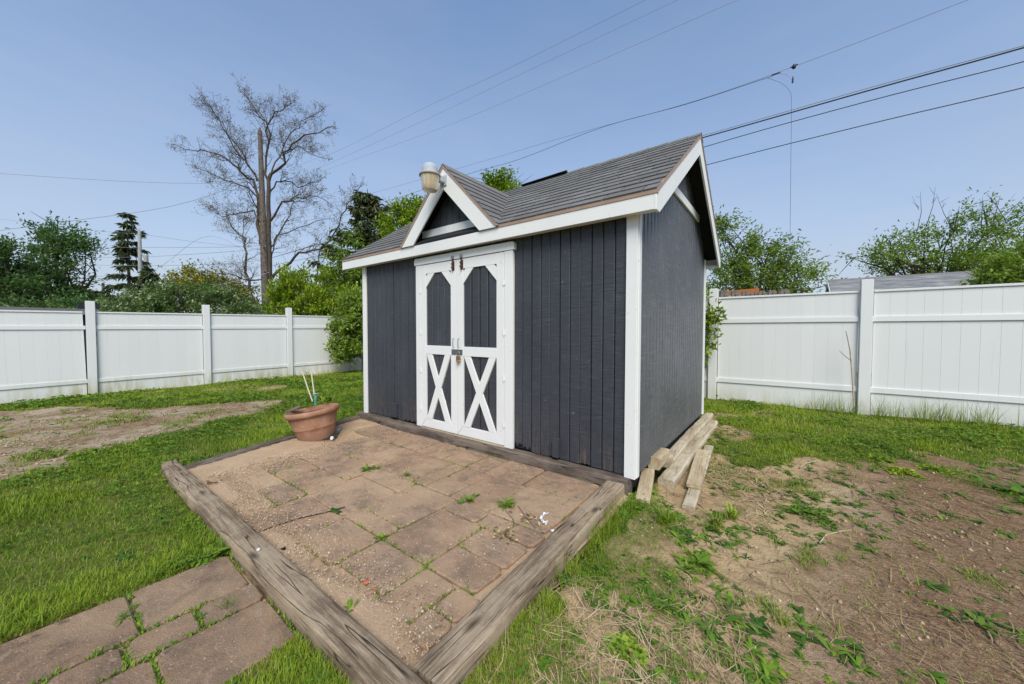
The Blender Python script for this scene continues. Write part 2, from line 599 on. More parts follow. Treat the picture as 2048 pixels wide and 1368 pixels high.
M['twig'] = m_plain('dry_twig', (0.19, 0.13, 0.095), 0.9)
M['dirt'] = m_plain('potting_soil', (0.07, 0.052, 0.036), 0.95)
M['stone'] = m_leaf('tan_gravel', [(0.0, (0.20, 0.13, 0.085)), (0.4, (0.40, 0.28, 0.18)), (0.8, (0.52, 0.385, 0.265)), (1.0, (0.66, 0.56, 0.44))], 0.0, 0.9)
t_ = NT('clouded_lamp_diffuser', 0.35, 0.4)
_n = t_.noise(t_.coord('Position', (40, 40, 6)), 1.0, 3, 0.5)
t_.color(t_.ramp(_n, [(0.3, (0.50, 0.36, 0.16)), (0.7, (0.64, 0.58, 0.46))]))
t_.b.inputs['Transmission Weight'].default_value = 0.25
M['diffuser'] = t_.m

t_ = NT('mottled_far_shingle', 0.95, 0.1)
_a = t_.noise(t_.coord('Position', (2.2, 9, 9)), 1.0, 4, 0.7)
t_.color(t_.ramp(_a, [(0.3, (0.10, 0.10, 0.105)), (0.5, (0.20, 0.20, 0.205)), (0.7, (0.34, 0.335, 0.33))]))
t_.bump(_a, 0.3, 0.02)
M['far_shingle'] = t_.m
G_ = lambda *a: (*a, 1)
M['grass'] = m_leaf('lawn_grass', [(0.0, (0.09, 0.155, 0.014)), (0.3, (0.18, 0.265, 0.02)), (0.6, (0.275, 0.37, 0.028)), (0.82, (0.32, 0.41, 0.04)), (0.93, (0.31, 0.29, 0.10)), (1.0, (0.46, 0.37, 0.21))], 0.35)
M['weed'] = m_leaf('green_weed_leaves', [(0.0, (0.045, 0.105, 0.018)), (0.35, (0.095, 0.19, 0.024)), (0.7, (0.175, 0.295, 0.028)), (0.92, (0.28, 0.39, 0.03)), (1.0, (0.38, 0.42, 0.04))], 0.35)
M['stem'] = m_leaf('dry_stems', [(0.0, (0.075, 0.045, 0.027)), (0.3, (0.18, 0.115, 0.067)), (0.65, (0.36, 0.25, 0.14)), (1.0, (0.60, 0.46, 0.28))], 0.1, 0.8)
M['leaf_dark'] = m_leaf('dark_green_foliage', [(0.0, (0.03, 0.075, 0.03)), (0.4, (0.065, 0.145, 0.048)), (0.75, (0.12, 0.22, 0.07)), (1.0, (0.21, 0.31, 0.12))])
M['leaf_ever'] = m_leaf('evergreen_foliage', [(0.0, (0.04, 0.066, 0.036)), (0.45, (0.09, 0.125, 0.06)), (0.8, (0.15, 0.17, 0.085)), (1.0, (0.30, 0.26, 0.15))], 0.2)
M['leaf_mid'] = m_leaf('mid_green_foliage', [(0.0, (0.035, 0.075, 0.022)), (0.4, (0.075, 0.145, 0.036)), (0.75, (0.15, 0.23, 0.075)), (1.0, (0.42, 0.46, 0.28))])
M['leaf_lime'] = m_leaf('lime_green_foliage', [(0.0, (0.06, 0.125, 0.012)), (0.35, (0.17, 0.285, 0.018)), (0.7, (0.31, 0.43, 0.026)), (1.0, (0.50, 0.54, 0.06))], 0.4)
M['leaf_yellow'] = m_leaf('yellow_green_foliage', [(0.0, (0.10, 0.11, 0.015)), (0.4, (0.22, 0.22, 0.025)), (0.8, (0.36, 0.32, 0.04)), (1.0, (0.46, 0.36, 0.10))], 0.35)
M['leaf_light'] = m_leaf('fresh_green_foliage', [(0.0, (0.06, 0.115, 0.02)), (0.4, (0.18, 0.29, 0.036)), (0.75, (0.31, 0.43, 0.06)), (1.0, (0.50, 0.55, 0.22))], 0.5)
M['bud'] = m_leaf('brown_buds', [(0.0, (0.10, 0.07, 0.035)), (0.5, (0.21, 0.15, 0.06)), (1.0, (0.34, 0.27, 0.10))], 0.2)


# ------------------------------------------------------------------ mesh building
class MB:
    def __init__(s):
        s.v = []
        s.f = []

    def add(s, vs, fs):
        k = len(s.v)
        s.v += [tuple(v) for v in vs]
        s.f += [tuple(i + k for i in f) for f in fs]
        return s

    def box(s, a, b):
        x0, y0, z0 = a
        x1, y1, z1 = b
        return s.add([(x0, y0, z0), (x1, y0, z0), (x1, y1, z0), (x0, y1, z0), (x0, y0, z1), (x1, y0, z1), (x1, y1, z1), (x0, y1, z1)],
                     [(0, 3, 2, 1), (4, 5, 6, 7), (0, 1, 5, 4), (1, 2, 6, 5), (2, 3, 7, 6), (3, 0, 4, 7)])

    def prism(s, poly, ax, lo, hi, fn=None):
        """poly: 2-D outline; extruded from lo to hi along ax ('x': poly=(y,z), 'y': (x,z), 'z': (x,y))"""
        n = len(poly)
        def P(p, h):
            q = {'x': (h, p[0], p[1]), 'y': (p[0], h, p[1]), 'z': (p[0], p[1], h)}[ax]
            return fn(q) if fn else q
        vs = [P(p, lo) for p in poly] + [P(p, hi) for p in poly]
        fs = [tuple(range(n))[::-1], tuple(range(n, 2 * n))]
        fs += [(i, (i + 1) % n, n + (i + 1) % n, n + i) for i in range(n)]
        return s.add(vs, fs)

    def tube(s, pts, rad, sides=6, cap=True):
        pts = [Vector(p) for p in pts]
        n = len(pts)
        if not hasattr(rad, '__len__'):
            rad = [rad] * n
        rings = []
        ref = None
        for i, p in enumerate(pts):
            d = (pts[min(i + 1, n - 1)] - pts[max(i - 1, 0)])
            if d.length < 1e-9:
                d = Vector((0, 0, 1))
            d.normalize()
            if ref is None:
                ref = d.orthogonal().normalized()
            a = (ref - d * ref.dot(d))
            if a.length < 1e-6:
                a = d.orthogonal()
            a.normalize()
            ref = a
            b = d.cross(a)
            rings.append([p + (a * math.cos(2 * math.pi * k / sides) + b * math.sin(2 * math.pi * k / sides)) * rad[i] for k in range(sides)])
        vs = [v for r in rings for v in r]
        fs = []
        for i in range(n - 1):
            for k in range(sides):
                k2 = (k + 1) % sides
                fs.append((i * sides + k, i * sides + k2, (i + 1) * sides + k2, (i + 1) * sides + k))
        if cap:
            fs.append(tuple(range(sides))[::-1])
            fs.append(tuple((n - 1) * sides + k for k in range(sides)))
        return s.add(vs, fs)

    def lathe(s, prof, seg=32, c=(0, 0, 0), cap0=True, cap1=True):
        vs = []
        for r, z in prof:
            for k in range(seg):
                a = 2 * math.pi * k / seg
                vs.append((c[0] + r * math.cos(a), c[1] + r * math.sin(a), c[2] + z))
        fs = []
        n = len(prof)
        for i in range(n - 1):
            for k in range(seg):
                k2 = (k + 1) % seg
                fs.append((i * seg + k, i * seg + k2, (i + 1) * seg + k2, (i + 1) * seg + k))
        if cap0:
            fs.append(tuple(range(seg))[::-1])
        if cap1:
            fs.append(tuple((n - 1) * seg + k for k in range(seg)))
        return s.add(vs, fs)


ORG = {}                                                       # world origin of every placed object


def finish(me, smooth=None):
    if smooth is not None:
        me.shade_smooth()
        if smooth < 179:
            me.set_sharp_from_angle(angle=R(smooth))


def link(name, me, origin, parent=None):
    o = bpy.data.objects.new(name, me)
    COL.objects.link(o)
    origin = Vector(origin)
    if parent is not None:
        o.parent = parent
        o.location = origin - ORG[parent.name]
    else:
        o.location = origin
    ORG[o.name] = origin
    return o


def obj(name, mb, mat, parent=None, origin=None, smooth=None, bevel=0.0):
    """one mesh object from world-space geometry, origin at its base centre"""
    v = np.array(mb.v, float)
    if origin is None:
        lo, hi = v.min(0), v.max(0)
        origin = ((lo[0] + hi[0]) / 2, (lo[1] + hi[1]) / 2, lo[2])
    v = v - np.array(origin)
    me = bpy.data.meshes.new(name)
    me.from_pydata(v.tolist(), [], mb.f)
    me.update()
    if bevel:
        import bmesh
        bm = bmesh.new()
        bm.from_mesh(me)
        bmesh.ops.remove_doubles(bm, verts=bm.verts, dist=1e-6)
        bmesh.ops.bevel(bm, geom=[e for e in bm.edges if len(e.link_faces) == 2 and e.calc_face_angle(0) > 0.5], offset=bevel, segments=1, affect='EDGES')
        bm.to_mesh(me)
        bm.free()
    me.materials.append(M[mat] if isinstance(mat, str) else mat)
    finish(me, smooth)
    return link(name, me, origin, parent)


def empty(name, loc):
    o = bpy.data.objects.new(name, None)
    COL.objects.link(o)
    o.empty_display_size = 0.1
    o.location = loc
    ORG[o.name] = Vector(loc)
    return o


def tag(o, label=None, cat=None, group=None, kind=None):
    if label:
        o['label'] = label
    if cat:
        o['category'] = cat
    if group:
        o['group'] = group
    if kind:
        o['kind'] = kind
    return o


def npmesh(name, v, loops, starts, mat, tint=None, extra=None, parent=None, origin=(0, 0, 0), smooth=False):
    """fast mesh from numpy arrays"""
    me = bpy.data.meshes.new(name)
    v = np.asarray(v, np.float32) - np.asarray(origin, np.float32)
    me.vertices.add(len(v))
    me.vertices.foreach_set('co', v.ravel())
    me.loops.add(len(loops))
    me.loops.foreach_set('vertex_index', np.asarray(loops, np.int32))
    me.polygons.add(len(starts))
    me.polygons.foreach_set('loop_start', np.asarray(starts, np.int32))
    if smooth:
        me.polygons.foreach_set('use_smooth', np.ones(len(starts), bool))
    me.update(calc_edges=True)
    me.validate()
    for nm, arr in ([('tint', tint)] if tint is not None else []) + list((extra or {}).items()):
        at_ = me.attributes.new(nm, 'FLOAT', 'POINT')
        at_.data.foreach_set('value', np.asarray(arr, np.float32))
    me.materials.append(M[mat] if isinstance(mat, str) else mat)
    return link(name, me, origin, parent)


def leaf_mesh(name, cen, axis, nrm, length, width, tint, mat, parent=None, origin=(0, 0, 0), fold=0.18):
    """diamond leaves, two triangles each: cen (N,3) = leaf base"""
    cen = np.asarray(cen, float)
    axis = axis / np.linalg.norm(axis, axis=1, keepdims=True)
    side = np.cross(axis, nrm)
    side /= np.linalg.norm(side, axis=1, keepdims=True) + 1e-9
    up = np.cross(side, axis)
    L = np.broadcast_to(np.asarray(length, float), (len(cen),))[:, None]
    Wd = np.broadcast_to(np.asarray(width, float), (len(cen),))[:, None]
    mid = cen + axis * L * 0.45 + up * L * fold
    v = np.stack([cen, mid + side * Wd * 0.5, cen + axis * L, mid - side * Wd * 0.5], 1).reshape(-1, 3)
    n = len(cen)
    b = np.arange(n) * 4
    loops = np.stack([b, b + 1, b + 2, b, b + 2, b + 3], 1).ravel()
    return npmesh(name, v, loops, np.arange(2 * n) * 3, mat, np.repeat(tint, 4), None, parent, origin)


def runit(n, rng=None):
    rng = rng or RNG
    a = rng.normal(size=(n, 3))
    return a / np.linalg.norm(a, axis=1, keepdims=True)


# ------------------------------------------------------------------ the ground
def gz(x, y):
    """height of the yard"""
    x = np.asarray(x, float)
    y = np.asarray(y, float)
    z = -0.105 - 0.05 * sstep(-0.1, 0.35, x) * sstep(2.5, 0.5, y)
    z = z - 0.095 * sstep(-4.5, -10.6, x)
    z = z + (0.045 + 0.02 * sstep(1.0, 3.0, x)) * sstep(1.5, 4.4, y) * sstep(-9.5, -4.0, x)
    z = z + 0.03 * (fbm(x, y, 0.9, 3) - 0.5) + 0.016 * (fbm(x, y, 5.0, 2, 4.0) - 0.5)
    return z


def gz1(x, y):
    return float(gz(np.array([x]), np.array([y]))[0])


BARE_L = [(-10.4, -4.3), (-9.3, -3.1), (-8.6, -2.5), (-7.6, -1.72), (-6.95, -0.72), (-6.35, -0.55), (-5.75, -0.78), (-5.3, -1.45), (-5.05, -1.95), (-4.65, -2.6), (-4.1, -3.0), (-4.2, -4.5)]
BARE_R = [(0.03, 3.0), (0.28, 2.5), (0.30, 1.75), (0.42, 1.35), (0.62, 1.15), (0.85, 1.5), (1.2, 2.0), (1.75, 2.35), (2.6, 2.7), (7, 3.2), (7, -6), (0.03, -6)]
PATIO = (-3.9, 0.06, -2.2, 0.05)


def left_edge(y):
    """x of the patio's left timber at y"""
    return -3.28 + (np.clip(y, -2.1, 0.0) + 2.05) / 1.95 * -0.54


def masks(x, y):
    """grass cover 0..1 and thatch 0..1"""
    x = np.asarray(x, float)
    y = np.asarray(y, float)
    wx = x + 0.6 * (fbm(x, y, 1.3, 3, 2.0) - 0.5) + 0.5 * (fbm(x, y, 4.5, 3, 8.0) - 0.5)
    wy = y + 0.7 * (fbm(x, y, 1.3, 3, 5.0) - 0.5) + 0.75 * (fbm(x, y, 4.5, 3, 3.0) - 0.5)
    bl = inpoly(wx, wy, BARE_L)
    br = inpoly(wx, wy, BARE_R) & (x > 0.0)
    cov = np.ones_like(x)
    cov = np.where(bl, 0.03 + 0.55 * sstep(0.60, 0.70, fbm(x, y, 2.6, 3, 21.0)), cov)
    patch = fbm(x, y, 2.7, 3, 31.0)
    near = sstep(1.05, 0.25, x) * sstep(0.4, -0.4, y)          # weedier strip along the right timber
    mid = sstep(1.9, 0.6, x) * (0.5 + 0.5 * sstep(-1.6, 0.2, y))
    thr = 0.60 - 0.11 * near - 0.07 * mid
    fine = patch + 0.22 * (fbm(x, y, 14.0, 3, 35.0) - 0.5)
    cov = np.where(br, np.clip(0.012 + 0.52 * sstep(thr, thr + 0.10, fine), 0, 0.55), cov)
    # thin worn spots in the lawn
    cov = cov * (1 - 0.75 * sstep(0.66, 0.74, fbm(x, y, 1.1, 4, 44.0)) * (y > -1.5))
    # a worn scrape of soil in front of the left fence and behind the shed corner
    cov = cov * (1 - 0.9 * sstep(1.0, 0.3, np.hypot((x + 6.3) / 0.7, (y + 0.5) / 0.5)))
    cov = cov * (1 - 0.8 * sstep(1.0, 0.5, np.hypot((x - 0.45) / 0.22, (y - 2.3) / 0.35)))
    th = np.where(bl, 1.0, 0.0)
    global BROWN
    BROWN = np.where(br, sstep(0.85, 1.45, x + 0.6 * (fbm(x, y, 1.4, 3, 19.0) - 0.5) - 0.20 * (y + 0.3)), 0.0)
    th = np.where(br, 0.8 * sstep(0.75, 1.35, x + 0.5 * (fbm(x, y, 1.6, 3, 17.0) - 0.5) - 0.12 * (y + 0.5)), th)
    return cov, th


def axis_coords(a, b, step, far):
    c = list(np.arange(a, b + 1e-6, step))
    k = step
    lo = a
    hi = b
    left = []
    right = []
    while hi < far:
        k *= 1.45
        lo -= k
        hi += k
        left.append(lo)
        right.append(hi)
    return np.array(left[::-1] + c + right)


def build_ground():
    xs = axis_coords(-11.5, 4.2, 0.045, 900)
    ys = axis_coords(-5.4, 5.6, 0.045, 900)
    X, Y = np.meshgrid(xs, ys)
    Z = gz(X, Y)
    cov, th = masks(X, Y)
    brown = BROWN.copy()
    inside = (X > left_edge(Y) + 0.06) & (X < 0.03) & (Y > -2.14) & (Y < 2.85)
    Z = np.where(inside, -0.30, Z)
    onpath = (X > -1.62) & (X < -0.60) & (Y < -2.1) & (Y > -5.4)
    Z = np.where(onpath, np.minimum(Z, -0.125), Z)
    cov = np.where(onpath, 0.35, cov)
    far = np.maximum(np.abs(X), np.abs(Y)) > 14
    Z = np.where(far, -0.2, Z)
    v = np.stack([X, Y, Z], -1).reshape(-1, 3)
    ny, nx = X.shape
    i = (np.arange(ny - 1)[:, None] * nx + np.arange(nx - 1)[None, :]).ravel()
    loops = np.stack([i, i + 1, i + nx + 1, i + nx], 1).ravel()
    o = npmesh('ground', v, loops, np.arange(len(i)) * 4, 'ground', None, {'cover': cov.ravel(), 'thatch': th.ravel(), 'brown': brown.ravel()}, smooth=True)
    tag(o, kind='structure')


build_ground()

# ------------------------------------------------------------------ patio and path with their pavers
PTOP = -0.088


def build_patio():
    xs = np.arange(-3.84, 0.01, 0.03)
    ys = np.arange(-2.08, -0.03, 0.03)
    X, Y = np.meshgrid(xs, ys)
    bare = np.maximum(np.maximum(sstep(-2.80, -3.08, X + 0.3 * (fbm(X, Y, 2, 2) - 0.5)) * sstep(-0.75, -1.05, Y), sstep(-3.2, -3.45, X)), sstep(-1.84, -2.04, Y + 0.4 * (fbm(X, Y, 3, 2, 6) - 0.5)) * 0.9)
    Z = PTOP - 0.021 + 0.030 * bare + 0.018 * (fbm(X, Y, 3.0, 3, 9.0) - 0.5) + 0.004 * (fbm(X, Y, 11, 2) - 0.5)
    Z = np.where(X < left_edge(Y) - 0.0, -0.28, Z)
    v = np.stack([X, Y, Z], -1).reshape(-1, 3)
    ny, nx = X.shape
    i = (np.arange(ny - 1)[:, None] * nx + np.arange(nx - 1)[None, :]).ravel()
    loops = np.stack([i, i + 1, i + nx + 1, i + nx], 1).ravel()
    p = npmesh('patio', v, loops, np.arange(len(i)) * 4, 'sand', smooth=True)
    tag(p, kind='structure')
    return p


def paver(parent, x0, x1, y0, y1, top, rnd, mat='paver'):
    g = 0.0055
    mb = MB()
    j = lambda: rnd.uniform(-0.004, 0.004)
    q = [(x0 + g + j(), y0 + g + j()), (x1 - g + j(), y0 + g + j()), (x1 - g + j(), y1 - g + j()), (x0 + g + j(), y1 - g + j())]
    cx, cy = (x0 + x1) / 2, (y0 + y1) / 2
    tx, ty = rnd.uniform(-0.008, 0.008), rnd.uniform(-0.008, 0.008)
    zt = lambda x, y: top + tx * (x - cx) + ty * (y - cy)
    # rounded corners: eight-sided slab with a worn edge
    ring = []
    for k in range(4):
        p0 = Vector(q[k - 1])
        p1 = Vector(q[k])
        p2 = Vector(q[(k + 1) % 4])
        c = 0.014 + rnd.uniform(0, 0.012)
        ring.append(p1 + (p0 - p1).normalized() * c)
        ring.append(p1 + (p2 - p1).normalized() * c)
    C0 = Vector((cx, cy))
    n = 8
    vs = [(p.x, p.y, top - 0.06) for p in ring] + [(p.x, p.y, zt(p.x, p.y) - 0.007) for p in ring]
    inner = [p + (C0 - p).normalized() * 0.009 for p in ring]
    vs += [(p.x, p.y, zt(p.x, p.y)) for p in inner]
    fs = [tuple(range(16, 24))]
    for a in (0, 8):
        fs += [(a + i, a + (i + 1) % n, a + 8 + (i + 1) % n, a + 8 + i) for i in range(n)]
    mb.add(vs, fs)
    return obj('paver', mb, mat, parent, origin=(cx, cy, top))


patio = build_patio()
rp = random.Random(5)
BIG = [  # patio pavers as measured: bands along the shed front, cuts across
    ((-0.47, -0.085), [-3.35, -2.92, -2.58, -2.12, -1.72, -1.40, -1.175, -0.76, -0.24]),
    ((-0.96, -0.47), [-2.98, -2.57, -2.10, -1.52, -1.08, -0.70, -0.23]),
]
for (y0, y1), cuts in BIG:
    for a, b in zip(cuts[:-1], cuts[1:]):
        if rp.random() < 0.28 and b - a > 0.4:
            m_ = a + (b - a) * rp.choice((0.36, 0.64))
            paver(patio, a, m_, y0, y1, PTOP + rp.uniform(-0.003, 0.003), rp)
            ym = y0 + (y1 - y0) * 0.5
            paver(patio, m_, b, y0, ym, PTOP + rp.uniform(-0.003, 0.003), rp)
            paver(patio, m_, b, ym, y1, PTOP + rp.uniform(-0.003, 0.003), rp)
        else:
            paver(patio, a, b, y0, y1, PTOP + rp.uniform(-0.004, 0.004), rp)
for (x0, x1, y0, y1) in [(-2.88, -2.42, -1.28, -0.96), (-2.88, -2.62, -1.59, -1.28), (-2.62, -2.40, -1.59, -1.28), (-2.42, -1.98, -1.28, -0.96), (-2.40, -1.93, -1.59, -1.28),
                         (-1.98, -1.44, -1.15, -0.96), (-1.93, -1.44, -1.59, -1.15), (-1.44, -0.98, -1.45, -0.96), (-1.44, -0.98, -1.59, -1.45), (-0.98, -0.66, -1.12, -0.96),
                         (-0.66, -0.44, -1.12, -0.96), (-0.98, -0.58, -1.59, -1.12), (-0.58, -0.22, -1.36, -1.12), (-0.44, -0.21, -1.12, -0.96), (-0.58, -0.22, -1.59, -1.36),
                         (-2.34, -1.94, -1.80, -1.59), (-1.94, -1.38, -2.02, -1.59), (-1.38, -0.97, -1.90, -1.59), (-0.97, -0.56, -1.86, -1.59), (-0.56, -0.33, -1.92, -1.59), (-0.33, -0.17, -1.76, -1.59), (-0.33, -0.17, -1.92, -1.76)]:
    paver(patio, x0, x1, y0, y1, PTOP + rp.uniform(-0.004, 0.003), rp)

# path: two wide columns and a narrow one between
pb = MB()
pb.box((-1.55, -5.3, -0.2), (-0.62, -2.185, -0.118))
path = obj('path', pb, 'sand')
tag(path, kind='structure')
y = -2.19
for ln in (0.385, 0.40, 0.39, 0.40, 0.39, 0.40, 0.39):
    paver(path, -1.545, -1.165, y - ln, y, -0.094 + rp.uniform(-0.004, 0.004), rp, 'paver_path')
    y -= ln
y = -2.185
for ln in (0.225, 0.22, 0.20, 0.21, 0.22, 0.2, 0.21, 0.22, 0.2, 0.21, 0.21, 0.2):
    paver(path, -1.16, -0.99, y - ln, y, -0.093 + rp.uniform(-0.004, 0.004), rp, 'paver_path')
    y -= ln
y = -2.185
for ln in (0.385, 0.36, 0.39, 0.40, 0.39, 0.40, 0.39):
    paver(path, -0.985, -0.635, y - ln, y, -0.092 + rp.uniform(-0.004, 0.004), rp, 'paver_path')
    y -= ln


# ------------------------------------------------------------------ timbers
def timber(name, a, b, w, h, mat, label, cat, rough=0.004, ragged=0.0, round_=0.15, seg=None, roll=0.0, flat=False, seed=0, ragside=1):
    """a squared or rounded baulk from a to b (centre of its section); local X runs along the grain"""
    a = Vector(a)
    b = Vector(b)
    L = (b - a).length
    seg = seg or max(6, int(L / 0.035))
    k = 16
    sec = []
    for i in range(k):
        t = 2 * math.pi * (i + 0.5) / k
        c, s_ = math.cos(t), math.sin(t)
        e = 2.0 / (2.0 + 10.0 * (1 - round_))
        sec.append((math.copysign(abs(c) ** e, c) * w / 2, math.copysign(abs(s_) ** e, s_) * h / 2))
    vs = []
    for i in range(seg + 1):
        x = -L / 2 + L * i / seg
        for (y_, z_) in sec:
            n1 = mnoise.noise(Vector((x * 1.2 + seed * 3.1, y_ * 14 + seed, z_ * 14)))
            n2 = mnoise.noise(Vector((x * 7 + seed, y_ * 30, z_ * 30 + seed)))
            d = 1 + (n1 * 0.6 + n2 * 0.4) * rough / (w * 0.5)
            yy, zz = y_ * d, z_ * d
            if ragged and y_ * ragside < 0 and z_ > -h * 0.3:
                rg = max(0.0, mnoise.noise(Vector((x * 3.1 + seed, 1.7, 0))) + 0.25) * sstep(0.1, -0.9, x / (L / 2) + 0.15)
                yy += ragside * ragged * float(rg)
                if z_ > 0:
                    zz -= ragged * 0.2 * float(rg)
            vs.append((x, yy, zz))
    fs = []
    for i in range(seg):
        for j in range(k):
            j2 = (j + 1) % k
            fs.append((i * k + j, (i + 1) * k + j, (i + 1) * k + j2, i * k + j2))
    fs.append(tuple(range(k)))
    fs.append(tuple(seg * k + j for j in range(k))[::-1])
    me = bpy.data.meshes.new(name)
    me.from_pydata(vs, [], fs)
    me.update()
    me.materials.append(M[mat])
    finish(me, 40)
    o = bpy.data.objects.new(name, me)
    COL.objects.link(o)
    d = (b - a).normalized()
    o.location = (a + b) / 2
    q = d.to_track_quat('X', 'Z')
    o.rotation_euler = (q.to_matrix().to_4x4() @ Matrix.Rotation(roll, 4, 'X')).to_euler()
    ORG[o.name] = o.location.copy()
    return tag(o, label, cat)


timber('landscape_timber', (-3.52, -2.118, -0.105), (0.045, -2.103, -0.103), 0.130, 0.145, 'timber', 'long split grey timber along the open front of the paver patio', 'timber', 0.006, 0.055, 0.1, seed=1, ragside=1)
timber('landscape_timber', (-0.034, -2.030, -0.103), (-0.125, -0.095, -0.101), 0.148, 0.145, 'timber', 'weathered cracked timber along the right side of the patio', 'timber', 0.004, 0.0, 0.12, seed=2)
timber('landscape_timber', (-3.32, -2.05, -0.115), (-3.86, -0.10, -0.095), 0.10, 0.10, 'timber_dark', 'thin dark timber edging behind the terracotta pot', 'timber', 0.004, 0.0, 0.12, seed=3)
timber('sill_timber', (-3.90, -0.025, -0.075), (-0.035, -0.025, -0.075), 0.12, 0.135, 'timber_dark', 'dark sill timber under the front wall of the shed', 'timber', 0.004, 0.0, 0.1, seed=4)


# ------------------------------------------------------------------ the shed
SH_W, SH_D = 3.847, 2.84
YR = 1.42                                                      # ridge
EZ, SL, EY = 2.165, 0.67, -0.107                               # eave top z, slope, eave y
XR, XL = 0.1625, -4.203


def rz(y):
    return EZ + SL * ((y if y <= YR else 2 * YR - y) - EY)


shed = empty('garden_shed', (-SH_W / 2, 0.0, 0.0))
tag(shed, 'dark grey wooden garden shed with white trim and X-braced double doors', 'shed')

# inner carcass, so nothing shows through between boards
mb = MB()
mb.box((-SH_W + 0.03, 0.032, 0.005), (-0.032, SH_D - 0.03, 2.05))
mb.prism([(0.032, 2.05), (SH_D - 0.03, 2.05), (YR, 2.05 + SL * (YR - 0.03))], 'x', -SH_W + 0.03, -0.032)
wall = obj('wall', mb, 'dark', shed)
# floor skids in the gap under the walls
mb = MB()
mb.box((-SH_W + 0.05, 0.06, -0.12), (-0.05, SH_D - 0.06, 0.004))
obj('floor_frame', mb, 'dark', shed)

shared = {}


def board_mesh(key, w, h, t=0.016, ch=0.006):
    """one siding board, face towards -Y, V-groove chamfers; origin at its bottom left back edge"""
    if key in shared:
        return shared[key]
    g = 0.0035
    pl = [(g, 0), (g, -t + ch), (g + ch, -t), (w - g - ch, -t), (w - g, -t + ch), (w - g, 0)]
    mb = MB().prism(pl, 'z', 0, h)
    me = bpy.data.meshes.new('siding_board')
    me.from_pydata(mb.v, [], mb.f)
    me.update()
    shared[key] = me
    return me


def ragged_board(w, h, rnd, depth, t=0.016):
    n = 7
    g = 0.003
    bot = [(g + (w - 2 * g) * i / n, rnd.uniform(0, depth) if 0 < i < n else rnd.uniform(0, depth * 0.6)) for i in range(n + 1)]
    pl = bot + [(w - g, h), (g, h)]
    mb = MB()
    mb.prism(pl, 'y', -t, 0)
    me = bpy.data.meshes.new('siding_board')
    me.from_pydata(mb.v, [], [tuple(reversed(f)) for f in mb.f])
    me.update()
    return me


def place_board(me, loc, parent, mat, rot=0.0):
    if not me.materials:
        me.materials.append(M[mat])
    o = link('siding_board', me, loc, parent)
    if rot:
        o.rotation_euler.z = rot
    return o


FACE = 0.026                                                   # back of the front siding boards
rb = random.Random(4)
nL = 11
wL = (3.765 - 2.635) / nL
for i in range(nL):
    x = -3.765 + i * wL
    if i in (5, 8, 9, 10):
        me = ragged_board(wL, 2.11, rb, {5: 0.03, 8: 0.06, 9: 0.035, 10: 0.07}[i])
    else:
        me = board_mesh('front_left', wL, 2.112)
    place_board(me, (x, FACE, 0.004 if i < 8 else 0.0), shed, 'siding')
nR = 11
wR = (1.19 - 0.085) / nR
for i in range(nR):
    x = -1.19 + i * wR
    me = ragged_board(wR, 2.11, rb, 0.07 if i < 2 else 0.025) if i in (0, 1, 4, 7) else board_mesh('front_right', wR, 2.112)
    place_board(me, (x, FACE, 0.002), shed, 'siding')
nT = 14
for i in range(nT):
    w_ = (2.635 - 1.19) / nT
    place_board(board_mesh('front_over_door', w_, 0.14), (-2.635 + i * w_, FACE, 1.975), shed, 'siding')
# right gable boards, following the roof
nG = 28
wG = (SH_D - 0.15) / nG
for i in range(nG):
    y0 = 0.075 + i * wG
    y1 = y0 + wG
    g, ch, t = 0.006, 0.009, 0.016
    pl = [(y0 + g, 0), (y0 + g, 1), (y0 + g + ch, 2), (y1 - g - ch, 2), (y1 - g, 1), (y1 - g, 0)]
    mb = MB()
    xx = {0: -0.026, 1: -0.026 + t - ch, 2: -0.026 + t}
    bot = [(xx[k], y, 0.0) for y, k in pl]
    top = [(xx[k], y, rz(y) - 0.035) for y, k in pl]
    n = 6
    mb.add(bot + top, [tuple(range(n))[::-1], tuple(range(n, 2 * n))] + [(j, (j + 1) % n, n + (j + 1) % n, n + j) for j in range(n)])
    obj('siding_board', mb, 'siding_gable_sheen', shed, origin=(-0.026, y0, 0.0))
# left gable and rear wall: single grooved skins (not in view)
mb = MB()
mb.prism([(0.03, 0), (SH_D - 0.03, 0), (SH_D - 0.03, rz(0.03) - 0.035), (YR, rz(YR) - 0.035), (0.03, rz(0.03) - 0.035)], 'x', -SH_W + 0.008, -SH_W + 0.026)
obj('left_wall_skin', mb, 'siding_gable_sheen', shed)
mb = MB()
mb.box((-SH_W + 0.03, SH_D - 0.026, 0), (-0.03, SH_D - 0.01, 2.1))
obj('rear_wall_skin', mb, 'siding_gable_sheen', shed)


def white(name, mb, bevel=0.0025, mat='white', parent=None):
    return obj(name, mb, mat, parent or shed, bevel=bevel)


# corner trim: a front and a side board at each corner
for x0, x1 in ((-0.088, 0.0), (-SH_W, -SH_W + 0.084)):
    white('corner_trim', MB().box((x0, -0.012, -0.012), (x1, 0.012, 2.10)))
    white('corner_trim', MB().box((x0, SH_D - 0.008, -0.012), (x1, SH_D + 0.012, 2.10)))
for xa, xb in ((-0.0125, 0.007), (-SH_W - 0.007, -SH_W + 0.0125)):
    white('corner_trim', MB().box((xa, 0.0135, -0.008), (xb, 0.072, 2.125)))
    white('corner_trim', MB().box((xa, SH_D - 0.072, -0.008), (xb, SH_D - 0.0095, 2.125)))

